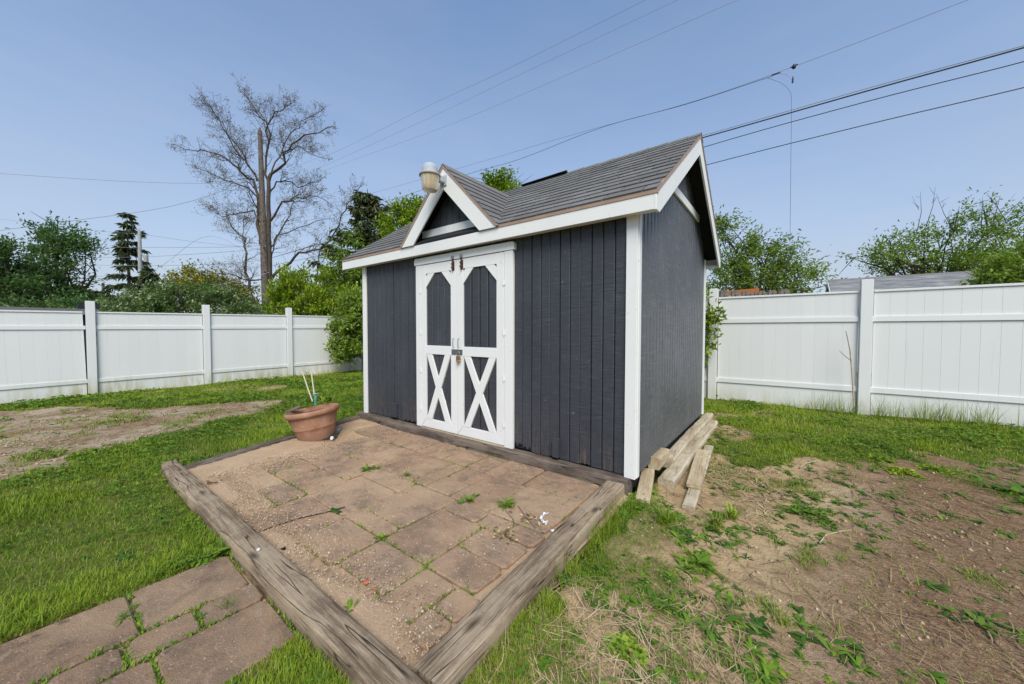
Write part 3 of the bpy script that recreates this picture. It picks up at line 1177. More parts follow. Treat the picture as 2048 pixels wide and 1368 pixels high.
# eave fascias and their tan drip edges
white('eave_fascia', MB().box((XL + 0.002, EY, 2.022), (XR - 0.021, EY + 0.02, 2.137)))
white('eave_fascia', MB().box((XL + 0.002, 2 * YR - EY - 0.02, 2.022), (XR - 0.021, 2 * YR - EY, 2.137)))
mb = MB()
mb.box((XL, EY - 0.006, 2.134), (-2.785, EY + 0.03, 2.163))
obj('drip_edge', mb, 'drip', shed)
obj('drip_edge', MB().box((-1.318, EY - 0.006, 2.134), (XR + 0.004, EY + 0.03, 2.163)), 'drip', shed)
# soffit behind the front and rear fascia
obj('soffit', MB().box((XL + 0.03, EY + 0.021, 2.035), (XR - 0.025, 0.004, 2.05)), 'white', shed)
obj('soffit', MB().box((XL + 0.03, SH_D + 0.014, 2.035), (XR - 0.025, 2 * YR - EY - 0.021, 2.05)), 'white', shed)
obj('frieze_board', MB().box((-SH_W + 0.09, -0.004, 2.062), (-0.095, 0.008, 2.13)), 'dark', shed)

# rake boards with drip edge on both gables
for xo, xi, xd in ((XR, XR - 0.02, XR + 0.006), (XL, XL + 0.02, XL - 0.006)):
    lo, hi = min(xo, xi), max(xo, xi)
    f = [(EY - 0.001, 2.136), (EY - 0.001, 2.018), (-0.022, 2.018), (YR - 0.001, 2.018 + SL * (YR + 0.020)), (YR - 0.001, rz(YR) - 0.03)]
    white('rake_board', MB().prism(f, 'x', lo, hi))
    bk = [(2 * YR - y, z) for y, z in f]
    white('rake_board', MB().prism(bk, 'x', lo, hi))
    dl, dh = min(xd, xi + (0.004 if xi < xo else -0.004)), max(xd, xi + (0.004 if xi < xo else -0.004))
    dpl = [(EY - 0.004, 2.133), (EY - 0.004, 2.162), (YR, rz(YR) - 0.002), (YR, rz(YR) - 0.033)]
    obj('drip_edge', MB().prism(dpl, 'x', dl, dh), 'drip', shed)
    obj('drip_edge', MB().prism([(2 * YR - y, z) for y, z in dpl], 'x', dl, dh), 'drip', shed)
white('collar_trim', MB().box((-0.008, 0.60, 2.515), (0.012, 2.27, 2.60)))
obj('eave_return', MB().box((0.014, SH_D + 0.016, 2.02), (XR - 0.022, 2 * YR - EY - 0.022, 2.034)), 'white', shed)

# roof deck with shingles
mb = MB()
th = 0.026
pl = [(EY, EZ - 0.002), (YR, rz(YR) - 0.002), (2 * YR - EY, EZ - 0.002), (2 * YR - EY, EZ - th), (YR, rz(YR) - th - 0.01), (EY, EZ - th)]
mb.prism(pl, 'x', XL + 0.004, XR - 0.004)
roof = obj('roof', mb, 'deck', shed)
ux = Vector((1, 0, 0))
us = Vector((0, 1, SL)).normalized()
un = us.cross(ux) * -1
if un.z < 0:
    un = -un
slope_len = (YR - EY) * math.sqrt(1 + SL * SL)
EXPO = 0.136
TABW = 0.305
ncourse = int(math.ceil(slope_len / EXPO))


def shingle_mesh(w, hgt, key=None):
    if key and key in shared:
        return shared[key]
    g = 0.005
    t0, t1 = 0.013, 0.0025                                     # thick at the lower edge, tucked in above
    vs = [(g, 0, -0.004), (w - g, 0, -0.004), (w - g, hgt, -0.004), (g, hgt, -0.004), (g, 0, t0), (w - g, 0, t0), (w - g, hgt, t1), (g, hgt, t1)]
    fs = [(0, 3, 2, 1), (4, 5, 6, 7), (0, 1, 5, 4), (1, 2, 6, 5), (2, 3, 7, 6), (3, 0, 4, 7)]
    me = bpy.data.meshes.new('shingle')
    me.from_pydata(vs, [], fs)
    me.update()
    me.materials.append(M['shingle'])
    if key:
        shared[key] = me
    return me


rot = Matrix((ux, us, un)).transposed().to_euler()
rs = random.Random(8)
DX, DZ = -2.045, 2.922                                         # dormer ridge
for r in range(ncourse):
    s0 = r * EXPO - 0.008
    s1 = min(s0 + EXPO + 0.012, slope_len - 0.001)
    off = (r % 3) * TABW / 3 + rs.uniform(-0.01, 0.01)
    x = XL - 0.006 - (TABW - off if off > 0.02 else 0)
    while x < XR:
        x0 = max(x, XL - 0.006)
        x1 = min(x + TABW, XR + 0.008)
        x += TABW
        if x1 - x0 < 0.02:
            continue
        ym = EY + (s0 + EXPO * 0.5) * us.y
        zm = rz(ym)
        halfw = max(0, (DZ - 0.02) - zm)                       # half width of the dormer where it meets this course
        if x0 > DX - halfw + 0.0 and x1 < DX + halfw - 0.0:
            continue
        full = abs((x1 - x0) - TABW) < 1e-6 and r < ncourse - 1
        me = shingle_mesh(x1 - x0, s1 - s0, 'tab' if full else None)
        p = Vector((x0, EY, EZ)) + us * s0 + un * rs.uniform(-0.0008, 0.0016)
        o = link('shingle', me, p, roof)
        o.rotation_euler = rot
# rear slope: courses without tabs (out of view)
mb = MB()
us2 = Vector((0, -1, SL)).normalized()
un2 = Vector((0, SL, 1)).normalized()
for r in range(ncourse):
    s0 = r * EXPO - 0.008
    s1 = min(s0 + EXPO + 0.012, slope_len)
    P0 = Vector((XL - 0.006, 2 * YR - EY, EZ))
    a = P0 + us2 * s0
    b = P0 + us2 * s1
    wx = Vector((XR - XL + 0.014, 0, 0))
    vs = [a - un2 * .003, a + wx - un2 * .003, b + wx - un2 * .003, b - un2 * .003, a + un2 * .009, a + wx + un2 * .009, b + wx + un2 * .0025, b + un2 * .0025]
    mb.add(vs, [(0, 3, 2, 1), (4, 5, 6, 7), (0, 1, 5, 4), (1, 2, 6, 5), (2, 3, 7, 6), (3, 0, 4, 7)])
obj('rear_shingles', mb, 'shingle', roof)
# ridge caps over the right two thirds, a lifted dark flap near the dormer
x = -1.36
while x < XR:
    x1 = min(x + 0.20, XR + 0.010)
    mb = MB()
    w = 0.115
    for sg in (1, -1):
        d = us if sg == 1 else us2
        nn = un if sg == 1 else un2
        top = Vector((0, YR, rz(YR) + 0.010))
        lowp = top - d * w
        q0, q1 = 0.004, 0.010
        mb.add([Vector((x - 0.03, 0, 0)) + lowp + nn * 0.002, Vector((x1, 0, 0)) + lowp + nn * 0.006, Vector((x1, 0, 0)) + top + Vector((0, 0, q1)), Vector((x - 0.03, 0, 0)) + top + Vector((0, 0, q0)),
                Vector((x - 0.03, 0, 0)) + lowp - nn * 0.004, Vector((x1, 0, 0)) + lowp - nn * 0.002, Vector((x1, 0, 0)) + top, Vector((x - 0.03, 0, 0)) + top - Vector((0, 0, 0.004))],
               [(0, 1, 2, 3), (4, 7, 6, 5), (0, 4, 5, 1), (1, 5, 6, 2), (0, 3, 7, 4)])
    obj('ridge_cap', mb, 'shingle', roof)
    x = x1
mb = MB()
mb.prism([(YR - 0.05, rz(YR) + 0.012), (YR - 0.005, rz(YR) + 0.035), (YR + 0.14, rz(YR) - 0.045), (YR + 0.14, rz(YR) - 0.055), (YR - 0.005, rz(YR) + 0.018)], 'x', -2.12, -1.40,
         lambda q: (q[0], q[1], q[2] + 0.012 * (q[0] + 2.12) / 0.72))
obj('ridge_flap', mb, 'cable', roof)

# ---- dormer
HALF = 0.735                                                   # half width of the rake at its foot
DY = -0.128                                                    # face of the dormer rake boards
dz_ = lambda x: DZ - abs(x - DX) * 1.015
dormer = obj('dormer', MB().prism([(DX - 0.60, 2.13), (DX + 0.60, 2.13), (DX, 2.74)], 'y', 0.030, 0.9), 'dark', shed)
# recessed dark boards in the small gable
nb = 10
for i in range(nb):
    x0 = DX - 0.51 + i * 0.102
    x1 = x0 + 0.102
    g = 0.0035
    pl = []
    zt = lambda x: 2.74 - 1.0 * abs(x - DX)
    if x0 < DX < x1 - 1e-6 and abs(DX - x0) > 1e-3:
        pl = [(x0 + g, 2.12), (x1 - g, 2.12), (x1 - g, zt(x1)), (DX, 2.74), (x0 + g, zt(x0))]
    else:
        pl = [(x0 + g, 2.12), (x1 - g, 2.12), (x1 - g, zt(x1 - g)), (x0 + g, zt(x0 + g))]
    obj('siding_board', MB().prism(pl, 'y', 0.012, 0.028), 'siding', dormer)
obj('collar_trim', MB().box((DX - 0.50, -0.010, 2.235), (DX + 0.50, 0.0105, 2.318)), 'white', dormer, bevel=0.002)
# deck: two slopes running back into the main roof
for sg in (1, -1):
    mb = MB()
    foot = (DX + sg * (HALF - 0.01), dz_(DX + HALF - 0.01) - 0.004)
    apex = (DX, DZ - 0.004)
    yb_a = YR - (rz(YR) - DZ) / SL                             # where the dormer ridge meets the roof
    yb_f = EY + (foot[1] - EZ) / SL
    t = 0.022
    vs = [(foot[0], DY + 0.02, foot[1]), (apex[0], DY + 0.02, apex[1]), (apex[0], yb_a + 0.02, apex[1]), (foot[0], max(yb_f, DY + 0.06), foot[1])]
    vs += [(x_, y_, z_ - t * 1.4) for x_, y_, z_ in vs]
    fs = [(0, 1, 2, 3), (4, 7, 6, 5), (0, 4, 5, 1), (1, 5, 6, 2), (2, 6, 7, 3), (3, 7, 4, 0)]
    mb.add(vs, fs)
    obj('deck', mb, 'deck', dormer)
    # shingle courses parallel to the ridge; each ends on the valley
    ln = HALF * math.sqrt(1 + 1.015 ** 2)
    nc = 9
    ex = ln / nc
    sd = Vector((sg * -1, 0, 1.015)).normalized()              # up the slope
    sn = Vector((sg * 1.015, 0, 1)).normalized()
    F0 = Vector((DX + sg * HALF, 0, dz_(DX + HALF)))
    for r in range(nc):
        a0 = r * ex - 0.006
        a1 = min((r + 1) * ex + 0.006, ln - 0.001)
        pa = F0 + sd * a0
        pb_ = F0 + sd * a1
        ya = EY + (pa.z - EZ) / SL + 0.045
        yb = EY + (pb_.z - EZ) / SL + 0.045
        y_front = DY - 0.008
        # cut each course into tabs
        cut = y_front
        k = 0
        while cut < max(ya, yb) - 0.01:
            nxt = cut + (0.305 if k or r % 2 else 0.17)
            k += 1
            e0 = min(nxt, ya)
            e1 = min(nxt, yb)
            if max(e0, e1) - cut > 0.02:
                e0 = max(e0, cut + 0.004)
                e1 = max(e1, cut + 0.004)
                mb = MB()
                g = 0.0015
                P = [Vector((pa.x, cut + g, pa.z)), Vector((pa.x, e0 - g, pa.z)), Vector((pb_.x, e1 - g, pb_.z)), Vector((pb_.x, cut + g, pb_.z))]
                vs = [p - sn * 0.004 for p in P] + [P[0] + sn * 0.013, P[1] + sn * 0.013, P[2] + sn * 0.0025, P[3] + sn * 0.0025]
                fs = [(0, 3, 2, 1), (4, 5, 6, 7), (0, 1, 5, 4), (1, 2, 6, 5), (2, 3, 7, 6), (3, 0, 4, 7)]
                if sg < 0:
                    fs = [tuple(reversed(f_)) for f_ in fs]
                mb.add(vs, fs)
                obj('shingle', mb, 'shingle', dormer)
            cut = nxt
    # rake board and tan drip
    vz = 0.222
    top = 0.034
    pl = [(DX, DZ - top), (DX + sg * (HALF - 0.034), dz_(DX + HALF) + 0.0005), (DX + sg * (HALF - 0.034 - (vz - 0.03)), dz_(DX + HALF) + 0.0005), (DX, DZ - top - vz)]
    pl[1] = (DX + sg * (HALF - 0.034), 2.140)
    pl[2] = (DX + sg * (HALF - 0.034 - 0.222), 2.140)
    pl[1] = (DX + sg * ((DZ - top - 2.140) / 1.015), 2.140)
    pl[2] = (DX + sg * ((DZ - top - vz - 2.140) / 1.015), 2.140)
    obj('rake_board', MB().prism(pl, 'y', DY, DY + 0.018), 'white', dormer, bevel=0.002)
    dl = [(DX, DZ + 0.002), (DX + sg * ((DZ + 0.002 - 2.150) / 1.015), 2.150), (DX + sg * ((DZ - 0.036 - 2.150) / 1.015), 2.150), (DX, DZ - 0.036)]
    obj('drip_edge', MB().prism(dl, 'y', DY - 0.006, DY + 0.026), 'drip', dormer)
# ridge cap of the dormer
mb = MB()
for sg in (1, -1):
    mb.add([(DX, DY - 0.009, DZ + 0.014), (DX, yb_a + 0.05, DZ + 0.014), (DX + sg * 0.09, yb_a - 0.03, DZ - 0.078), (DX + sg * 0.09, DY - 0.009, DZ - 0.078),
            (DX, DY - 0.009, DZ + 0.004), (DX, yb_a + 0.05, DZ + 0.004), (DX + sg * 0.09, yb_a - 0.03, DZ - 0.088), (DX + sg * 0.09, DY - 0.009, DZ - 0.088)],
           [(0, 1, 2, 3), (4, 7, 6, 5), (0, 3, 7, 4), (2, 6, 7, 3), (1, 5, 6, 2)])
obj('ridge_cap', mb, 'shingle', dormer)

# ---- door surround and doors
white('door_jamb', MB().box((-2.648, -0.026, 0.0), (-2.560, 0.010, 1.924)))
white('door_jamb', MB().box((-1.290, -0.026, -0.004), (-1.188, 0.010, 1.924)))
white('door_head', MB().prism([(-2.668, 1.926), (-1.166, 1.926), (-1.166, 1.986), (-1.184, 2.004), (-2.650, 2.004), (-2.668, 1.986)], 'y', -0.034, 0.012))
obj('threshold', MB().box((-2.56, -0.03, -0.012), (-1.29, 0.02, 0.006)), 'timber_tan', shed)


def make_door(xa, xb, side):
    d = obj('door', MB().box((xa + 0.006, 0.0, 0.016), (xb - 0.006, 0.02, 1.916)), 'dark', shed)
    F, Bk = -0.028, -0.006
    sw = 0.092
    xi, xo = xa + sw, xb - sw
    z0, z1 = 0.012, 1.918
    # panel boards
    n = 4
    w_ = (xo - xi) / n
    for i in range(n):
        place_board(board_mesh('door_board', w_, 1.72, 0.012), (xi + i * w_, -0.0005, 0.11), d, 'siding')
    # stiles with mitred feet, rails
    obj('stile', MB().prism([(xa, z0), (xi, z0 + 0.105), (xi, z1), (xa, z1)], 'y', F, Bk), 'white', d, bevel=0.002)
    obj('stile', MB().prism([(xb, z0), (xb, z1), (xo, z1), (xo, z0 + 0.105)], 'y', F, Bk), 'white', d, bevel=0.002)
    obj('rail', MB().prism([(xa + 0.003, z0), (xb - 0.003, z0), (xo, z0 + 0.102), (xi, z0 + 0.102)], 'y', F + 0.001, Bk), 'white', d, bevel=0.002)
    obj('rail', MB().box((xi + 0.001, F + 0.001, 0.877), (xo - 0.001, Bk, 0.977)), 'white', d, bevel=0.002)
    obj('rail', MB().box((xi + 0.001, F + 0.001, 1.812), (xo - 0.001, Bk, z1)), 'white', d, bevel=0.002)
    # corner gussets: diagonal boards leaving a small dark triangle in the corner
    for sgn, xc in ((1, xi), (-1, xo)):
        pl = [(xc, 1.652), (xc, 1.752), (xc + sgn * 0.030, 1.8105), (xc + sgn * 0.15, 1.8105)]
        pl = [(xc + sgn * 0.001, 1.650), (xc + sgn * 0.001, 1.772), (xc + sgn * 0.036, 1.811), (xc + sgn * 0.152, 1.811)]
        obj('gusset', MB().prism(pl, 'y', F + 0.002, Bk), 'white', d)
    # X brace below the middle rail
    zb_, zt_ = 0.116, 0.875
    hw = 0.052
    xw = xo - xi
    for k, (p, q) in enumerate((((xi, zt_), (xo, zb_)), ((xo, zt_), (xi, zb_)))):
        sgn = 1 if q[0] > p[0] else -1
        w2 = 0.092
        ins = 0.008
        pl = [(p[0] + sgn * ins, zt_), (p[0] + sgn * (ins + w2), zt_), (q[0] - sgn * ins, zb_), (q[0] - sgn * (ins + w2), zb_)]
        obj('cross_brace', MB().prism(pl, 'y', F + 0.0015 - 0.0035 * k, Bk), 'white', d, bevel=0.002)
    # barrel bolt at the top by the meeting edge
    bx = (xb - 0.048) if side < 0 else (xa + 0.078)
    mb = MB()
    mb.box((bx - 0.019, F - 0.004, 1.806), (bx + 0.019, F - 0.0005, 1.905))
    mb.tube([(bx, F - 0.012, 1.80), (bx, F - 0.012, 1.945)], 0.008, 8)
    mb.box((bx - 0.016, F - 0.022, 1.83), (bx + 0.016, F - 0.003, 1.845))
    mb.box((bx - 0.016, F - 0.022, 1.87), (bx + 0.016, F - 0.003, 1.885))
    obj('bolt', mb, 'rust', d)
    obj('bolt_keeper', MB().box((bx - 0.017, -0.047, 1.931), (bx + 0.017, -0.0345, 1.962)), 'steel', d)
    # wire pull handle
    hx = (xb - 0.040) if side < 0 else (xa + 0.034)
    obj('handle', MB().tube([(hx, F, 1.066), (hx, F - 0.02, 1.062), (hx, F - 0.024, 1.02), (hx, F - 0.02, 0.976), (hx, F, 0.972)], 0.0035, 6), 'steel', d)
    # painted hinges on the outer stile
    ex_ = xa - 0.002 if side < 0 else xb + 0.002
    for hz in (0.22, 0.68, 1.13, 1.62):
        mb = MB()
        mb.tube([(ex_, F - 0.004, hz - 0.03), (ex_, F - 0.004, hz + 0.03)], 0.0055, 8)
        mb.box((ex_ - 0.022, F - 0.003, hz - 0.022), (ex_ + 0.022, F - 0.0005, hz + 0.022))
        obj('hinge', mb, 'white', d)
    return d


dl_ = make_door(-2.556, -1.950, -1)
dr_ = make_door(-1.944, -1.294, 1)
mb = MB()
mb.box((-2.025, -0.034, 0.888), (-1.86, -0.0285, 0.945))
mb.box((-1.925, -0.046, 0.905), (-1.915, -0.034, 0.93))
obj('hasp', mb, 'steel_dark', dr_)
# small dark blocks at the foot of the front wall
obj('vent_block', MB().box((-3.165, -0.035, 0.03), (-3.055, 0.008, 0.205)), 'siding', shed, bevel=0.003)
obj('vent_block', MB().box((-0.735, -0.035, 0.02), (-0.672, 0.008, 0.19)), 'siding', shed, bevel=0.003)

# padlock hanging in the hasp
pl_ = empty('padlock', (-1.90, -0.05, 0.81))
tag(pl_, 'small brown and brass padlock hanging from the hasp between the doors', 'padlock')
obj('lock_body', MB().box((-1.926, -0.066, 0.832), (-1.872, -0.044, 0.878)), 'lock', pl_, bevel=0.005)
obj('lock_base', MB().box((-1.927, -0.067, 0.812), (-1.871, -0.043, 0.834)), 'brass', pl_, bevel=0.005)
sh = [(-1.899 + 0.017 * math.cos(a), -0.055, 0.905 + 0.02 * math.sin(a)) for a in np.linspace(math.pi, 0, 9)]
obj('shackle', MB().tube([(-1.916, -0.055, 0.874)] + sh + [(-1.882, -0.055, 0.874)], 0.0045, 6), 'steel', pl_)

# security lamp on the dormer
LX, LY = -2.035, -0.315
lamp = empty('yard_lamp', (LX, DY, 2.72))
tag(lamp, 'bucket shaped yard lamp with yellowed diffuser mounted on the dormer peak', 'lamp')
obj('lamp_cap', MB().lathe([(0.100, 2.742), (0.106, 2.748), (0.104, 2.756), (0.082, 2.770), (0.080, 2.80), (0.074, 2.832), (0.055, 2.855), (0.025, 2.866), (0.004, 2.868)], 28, (LX, LY, 0), True, True), 'lamp_cap', lamp, smooth=40)
dp = [(0.098, 2.741), (0.094, 2.72), (0.084, 2.64), (0.078, 2.60), (0.070, 2.588), (0.03, 2.585), (0.003, 2.585)]
obj('diffuser', MB().lathe(dp, 40, (LX, LY, 0), True, True), 'diffuser', lamp, smooth=50)
obj('lamp_rim', MB().lathe([(0.100, 2.734), (0.109, 2.736), (0.109, 2.746), (0.100, 2.7415)], 28, (LX, LY, 0), False, False), 'drip', lamp, smooth=50)
mb = MB()
mb.prism([(LX - 0.028, 2.715), (LX + 0.032, 2.715), (LX + 0.032, 2.782), (LX - 0.028, 2.782)], 'y', LY + 0.085, DY - 0.003)
obj('bracket', mb, 'lamp_cap', lamp, bevel=0.008)
obj('bracket_plate', MB().box((LX - 0.045, DY - 0.012, 2.69), (LX + 0.05, DY - 0.002, 2.80)), 'lamp_cap', lamp, bevel=0.003)


# ------------------------------------------------------------------ timber offcuts beside the shed
def zlog(a, b, w, h, mat, label, rnd, seed, roll=0.0):
    return timber('log', a, b, w, h, mat, label, 'log', 0.010, 0, rnd, seed=seed, roll=roll)


zlog((0.062, 0.70, -0.065), (0.055, 2.95, -0.055), 0.115, 0.10, 'timber_log', 'long pale split log lying against the foot of the shed side wall', 0.75, 21)
zlog((0.150, 0.30, -0.115), (0.140, 2.75, -0.115), 0.125, 0.105, 'timber_log', 'long pale log on the ground with its cut end towards the patio', 0.7, 22)
timber('timber_block', (0.015, 0.44, -0.01), (0.012, 0.77, -0.01), 0.10, 0.105, 'timber_tan', 'short square timber block resting on the end of the upper log', 'timber block', 0.002, 0, 0.06, seed=23)
timber('timber_block', (-0.022, 0.40, -0.085), (0.092, -0.115, -0.135), 0.105, 0.075, 'timber_tan', 'short squared timber leaning against the shed corner', 'timber block', 0.002, 0, 0.06, seed=24)
timber('plank', (0.345, 0.375, -0.100), (0.248, 1.32, -0.088), 0.108, 0.036, 'timber_tan', 'upper nail stained plank of the two lying on the soil', 'plank', 0.002, 0, 0.04, seed=25)
timber('plank', (0.372, 0.05, -0.150), (0.262, 1.64, -0.125), 0.085, 0.045, 'timber_log', 'lower grey plank mostly covered by the plank on top', 'plank', 0.003, 0, 0.04, seed=26)

# ------------------------------------------------------------------ terracotta pot and what stands in it
PX, PY = -3.40, -0.86
pot = empty('flower_pot', (PX, PY, PTOP))
tag(pot, 'large terracotta flower pot with a thick rim leaning at the edge of the patio', 'flower pot')
TILT = Matrix.Translation((PX, PY, PTOP + 0.02)) @ Matrix.Rotation(R(9), 4, Vector((0.795, 0.606, 0)).cross(Vector((0, 0, 1))).normalized()) @ Matrix.Translation((0, 0, -0.02))


def tilt(mb):
    mb.v = [tuple(TILT @ Vector(v)) for v in mb.v]
    return mb


prof = [(0.94 * r_, z_) for r_, z_ in [(0.195, -0.01), (0.205, 0.02), (0.222, 0.09), (0.232, 0.128), (0.238, 0.135), (0.236, 0.143), (0.262, 0.245), (0.266, 0.258), (0.272, 0.264), (0.276, 0.272), (0.296, 0.280),
        (0.305, 0.296), (0.305, 0.318), (0.297, 0.332), (0.285, 0.337), (0.272, 0.330), (0.262, 0.30), (0.245, 0.245)]]
obj('pot_body', tilt(MB().lathe(prof, 48, (0, 0, 0), True, False)), 'terracotta', pot, smooth=50)
obj('soil', tilt(MB().lathe([(0.247, 0.283), (0.2, 0.292), (0.1, 0.30), (0.01, 0.298)], 32, (0, 0, 0), False, True)), 'dirt', pot, smooth=60)


def inpot(x, y, z):
    return TILT @ Vector((x, y, z))


c1 = at(604, 741, 4.16)
c2 = at(622, 741, 4.22)
b1 = inpot(0.0, -0.04, 0.28)
b2 = inpot(0.02, 0.0, 0.28)
tag(obj('garden_cane', MB().tube([at(625, 803, 4.17), at(615, 775, 4.17), c1], 0.0075, 6), 'cream'), 'cream garden cane leaning left out of the terracotta pot', 'cane')
tag(obj('garden_cane', MB().tube([at(630, 800, 4.20), at(626, 770, 4.21), c2], 0.0075, 6), 'cream'), 'pale upright garden cane behind the green ornament in the pot', 'cane')
o_ = at(631, 800, 4.13)
orn = empty('garden_ornament', o_)
tag(orn, 'green glass plant ornament with a lilac flower top in the pot', 'ornament')
obj('stem', MB().lathe([(0.014, -0.06), (0.016, 0.0), (0.020, 0.01), (0.016, 0.03), (0.018, 0.05), (0.012, 0.058)], 14, tuple(o_)), 'green_glass', orn, smooth=50)
fl = MB().lathe([(0.008, 0.058), (0.016, 0.066), (0.014, 0.076), (0.004, 0.08)], 12, tuple(o_))
for k in range(7):
    a = 2 * math.pi * k / 7
    d = Vector((math.cos(a), math.sin(a), 0.12))
    s_ = Vector((-math.sin(a), math.cos(a), 0)) * 0.012
    p0 = o_ + Vector((0, 0, 0.068))
    q = p0 + d * 0.026
    e = p0 + d * 0.045
    fl.add([p0, q + s_, e, q - s_, q - Vector((0, 0, 0.006))], [(0, 1, 2, 3), (0, 3, 2, 4), (0, 4, 2, 1)])
obj('flower_top', fl, 'lilac', orn)
# driftwood over the rim, dark tube by the foot
timber('driftwood', at(572, 824, 4.20), at(602, 812, 4.25), 0.045, 0.03, 'timber_dark', 'short grey piece of wood poking over the left rim of the pot', 'wood', 0.01, 0, 0.6, seg=10, seed=31)
tb0 = on_z(664, 876, PTOP + 0.022)
tb1 = on_z(681, 857, PTOP + 0.022)
tube = empty('solar_light', tb0)
tag(tube, 'fallen black and clear garden light lying beside the pot', 'garden light')
obj('light_body', MB().tube([tb0, tb0 + (tb1 - tb0) * 0.55], [0.02, 0.024], 12), 'black_plastic', tube, smooth=50)
obj('light_lens', MB().tube([tb0 + (tb1 - tb0) * 0.56, tb1], [0.024, 0.021], 12), 'steel', tube, smooth=50)
obj('light_cap', MB().tube([tb0 - (tb1 - tb0) * 0.06, tb0 - (tb1 - tb0) * 0.005], [0.014, 0.021], 12), 'plastic_white', tube, smooth=50)


# ------------------------------------------------------------------ vinyl fences
def fence(name, label, start, ang, posts, post_h, base, top, r_up, r_lo, tiltpan=None):
    """run along local +x; the yard is on the local -y side; posts = list of local x; base/top/rails = functions of local x -> z"""
    f = empty(name, start)
    f.rotation_euler.z = ang
    tag(f, label, 'fence')
    def put(nm, me, loc, rx=0.0):
        o = bpy.data.objects.new(nm, me)
        COL.objects.link(o)
        o.parent = f
        o.location = loc
        o.rotation_euler.y = rx
        ORG[o.name] = Vector(loc)
        return o
    def mesh(mb, nm, bevel=0.0):
        import bmesh
        me = bpy.data.meshes.new(nm)
        me.from_pydata(mb.v, [], mb.f)
        if bevel:
            bm = bmesh.new()
            bm.from_mesh(me)
            bmesh.ops.bevel(bm, geom=[e for e in bm.edges if len(e.link_faces) == 2 and e.calc_face_angle(0) > 0.5], offset=bevel, segments=2, affect='EDGES')
            bm.to_mesh(me)
            bm.free()
        me.update()
        me.materials.append(M['vinyl'])
        return me
    pw = 0.066
    pm = mesh(MB().box((-pw, -pw, -0.3), (pw, pw, 2.0)), 'post', 0.006)
    for x in posts:
        put('post', pm, (x, 0, post_h(x) - 2.0))
    nbd = 11
    for pi, (a, b) in enumerate(zip(posts[:-1], posts[1:])):
        xa, xb = a + pw + 0.012, b - pw - 0.012
        tl = (tiltpan or {}).get(pi, 0.0)
        w = (xb - xa) / nbd
        hb = top((a + b) / 2) - base((a + b) / 2)
        key = ('vb', name, round(w, 3), round(hb, 2))
        if key not in shared:
            g, ch = 0.00005, 0.0022
            shared[key] = mesh(MB().prism([(g, 0.011), (g, -0.011 + ch), (g + ch, -0.011), (w - g - ch, -0.011), (w - g, -0.011 + ch), (w - g, 0.011)], 'z', 0, hb), 'board')
        slope = (top(xb) - top(xa)) / (xb - xa)
        for k in range(nbd):
            x = xa + k * w
            put('board', shared[key], (x + tl * hb * 0.0, 0, top(x + w / 2) - hb - 0.02), tl)
        ext = 0.014
        for nm, zf, hh, th in (('top_rail', top, 0.032, 0.028), ('rail', r_up, 0.078, 0.030), ('rail', r_lo, 0.078, 0.030)):
            z0, z1 = zf(xa), zf(xb)
            mb = MB()
            y0 = th
            x0_, x1_ = (xa, xb) if nm == 'top_rail' else (xa - ext, xb + ext)
            sh_ = tl * (z0 - base(a))
            vs = [(x, y_, z + dz) for dz in (-hh / 2, hh / 2) for (x, z) in ((x0_ + sh_, z0), (x1_ + sh_ * (1 if nm == 'top_rail' else 0.3), z1)) for y_ in (-y0, y0)]
            mb.add(vs, [(0, 1, 3, 2), (4, 6, 7, 5), (0, 4, 5, 1), (2, 3, 7, 6), (0, 2, 6, 4), (1, 5, 7, 3)])
            me = mesh(mb, nm, 0.004)
            put(nm, me, (0, 0, 0))
    return f


# left fence, along +y at x = -10.6: local x = world y + 5.96 ; the yard lies to the right (+x) = local -y
L0 = -5.90
lp = [0.0, 1.90, 3.79, 5.67, 7.55, 9.45, 10.55]
fence('white_fence', 'long white vinyl fence along the left side of the yard', (-10.6, L0, 0), R(90), lp,
      lambda x: 1.70 + 0.014 * x, lambda x: -0.22 + 0.004 * x, lambda x: 1.465 + 0.0145 * x, lambda x: 1.165 + 0.010 * x, lambda x: 0.055 + 0.0105 * x, {1: -0.016})
# back fence, along +x at y = 4.5
B0 = -10.5
bp = [0.08] + [B0 and (-0.135 + 1.953 * k - B0) for k in range(-5, 5)]
fence('white_fence', 'tall white vinyl fence behind the shed on the right', (B0, 4.5, 0), 0.0, bp,
      lambda x: 1.895, lambda x: -0.09, lambda x: 1.725, lambda x: 1.325, lambda x: 0.285 + 0.02 * sstep(9, 14, x))


# ------------------------------------------------------------------ wooden fence, sheds and house beyond the yard
wf = empty('picket_fence', (0.9, 5.6, -0.1))
tag(wf, 'weathered dog-eared wooden fence showing over the white fence', 'fence')
edges = [1436, 1459, 1480, 1501, 1515, 1533, 1555, 1580]
tops = [581, 582, 583, 585, 582, 581, 579]
for i in range(7):
    a = on_y(edges[i] + 1.5, 600, 5.6).x
    b = on_y(edges[i + 1] - 1.5, 600, 5.6).x
    z = on_y(edges[i], tops[i], 5.6).z
    c = (b - a) * 0.2
    obj('picket', MB().prism([(a, -0.1), (b, -0.1), (b, z - c), (b - c, z), (a + c, z), (a, z - c)], 'y', 5.59, 5.61), 'picket', wf)
obj('rail', MB().box((on_y(1430, 590, 5.62).x, 5.615, 1.55), (on_y(1582, 590, 5.62).x, 5.655, 1.64)), 'picket', wf)
obj('rail', MB().box((on_y(1430, 590, 5.62).x, 5.615, 0.2), (on_y(1582, 590, 5.62).x, 5.655, 0.29)), 'picket', wf)
za, zb2 = on_y(1440, 583, 5.75).z, on_y(1518, 577.5, 5.75).z
xa, xb = on_y(1436, 583, 5.75).x, on_y(1518, 577.5, 5.75).x
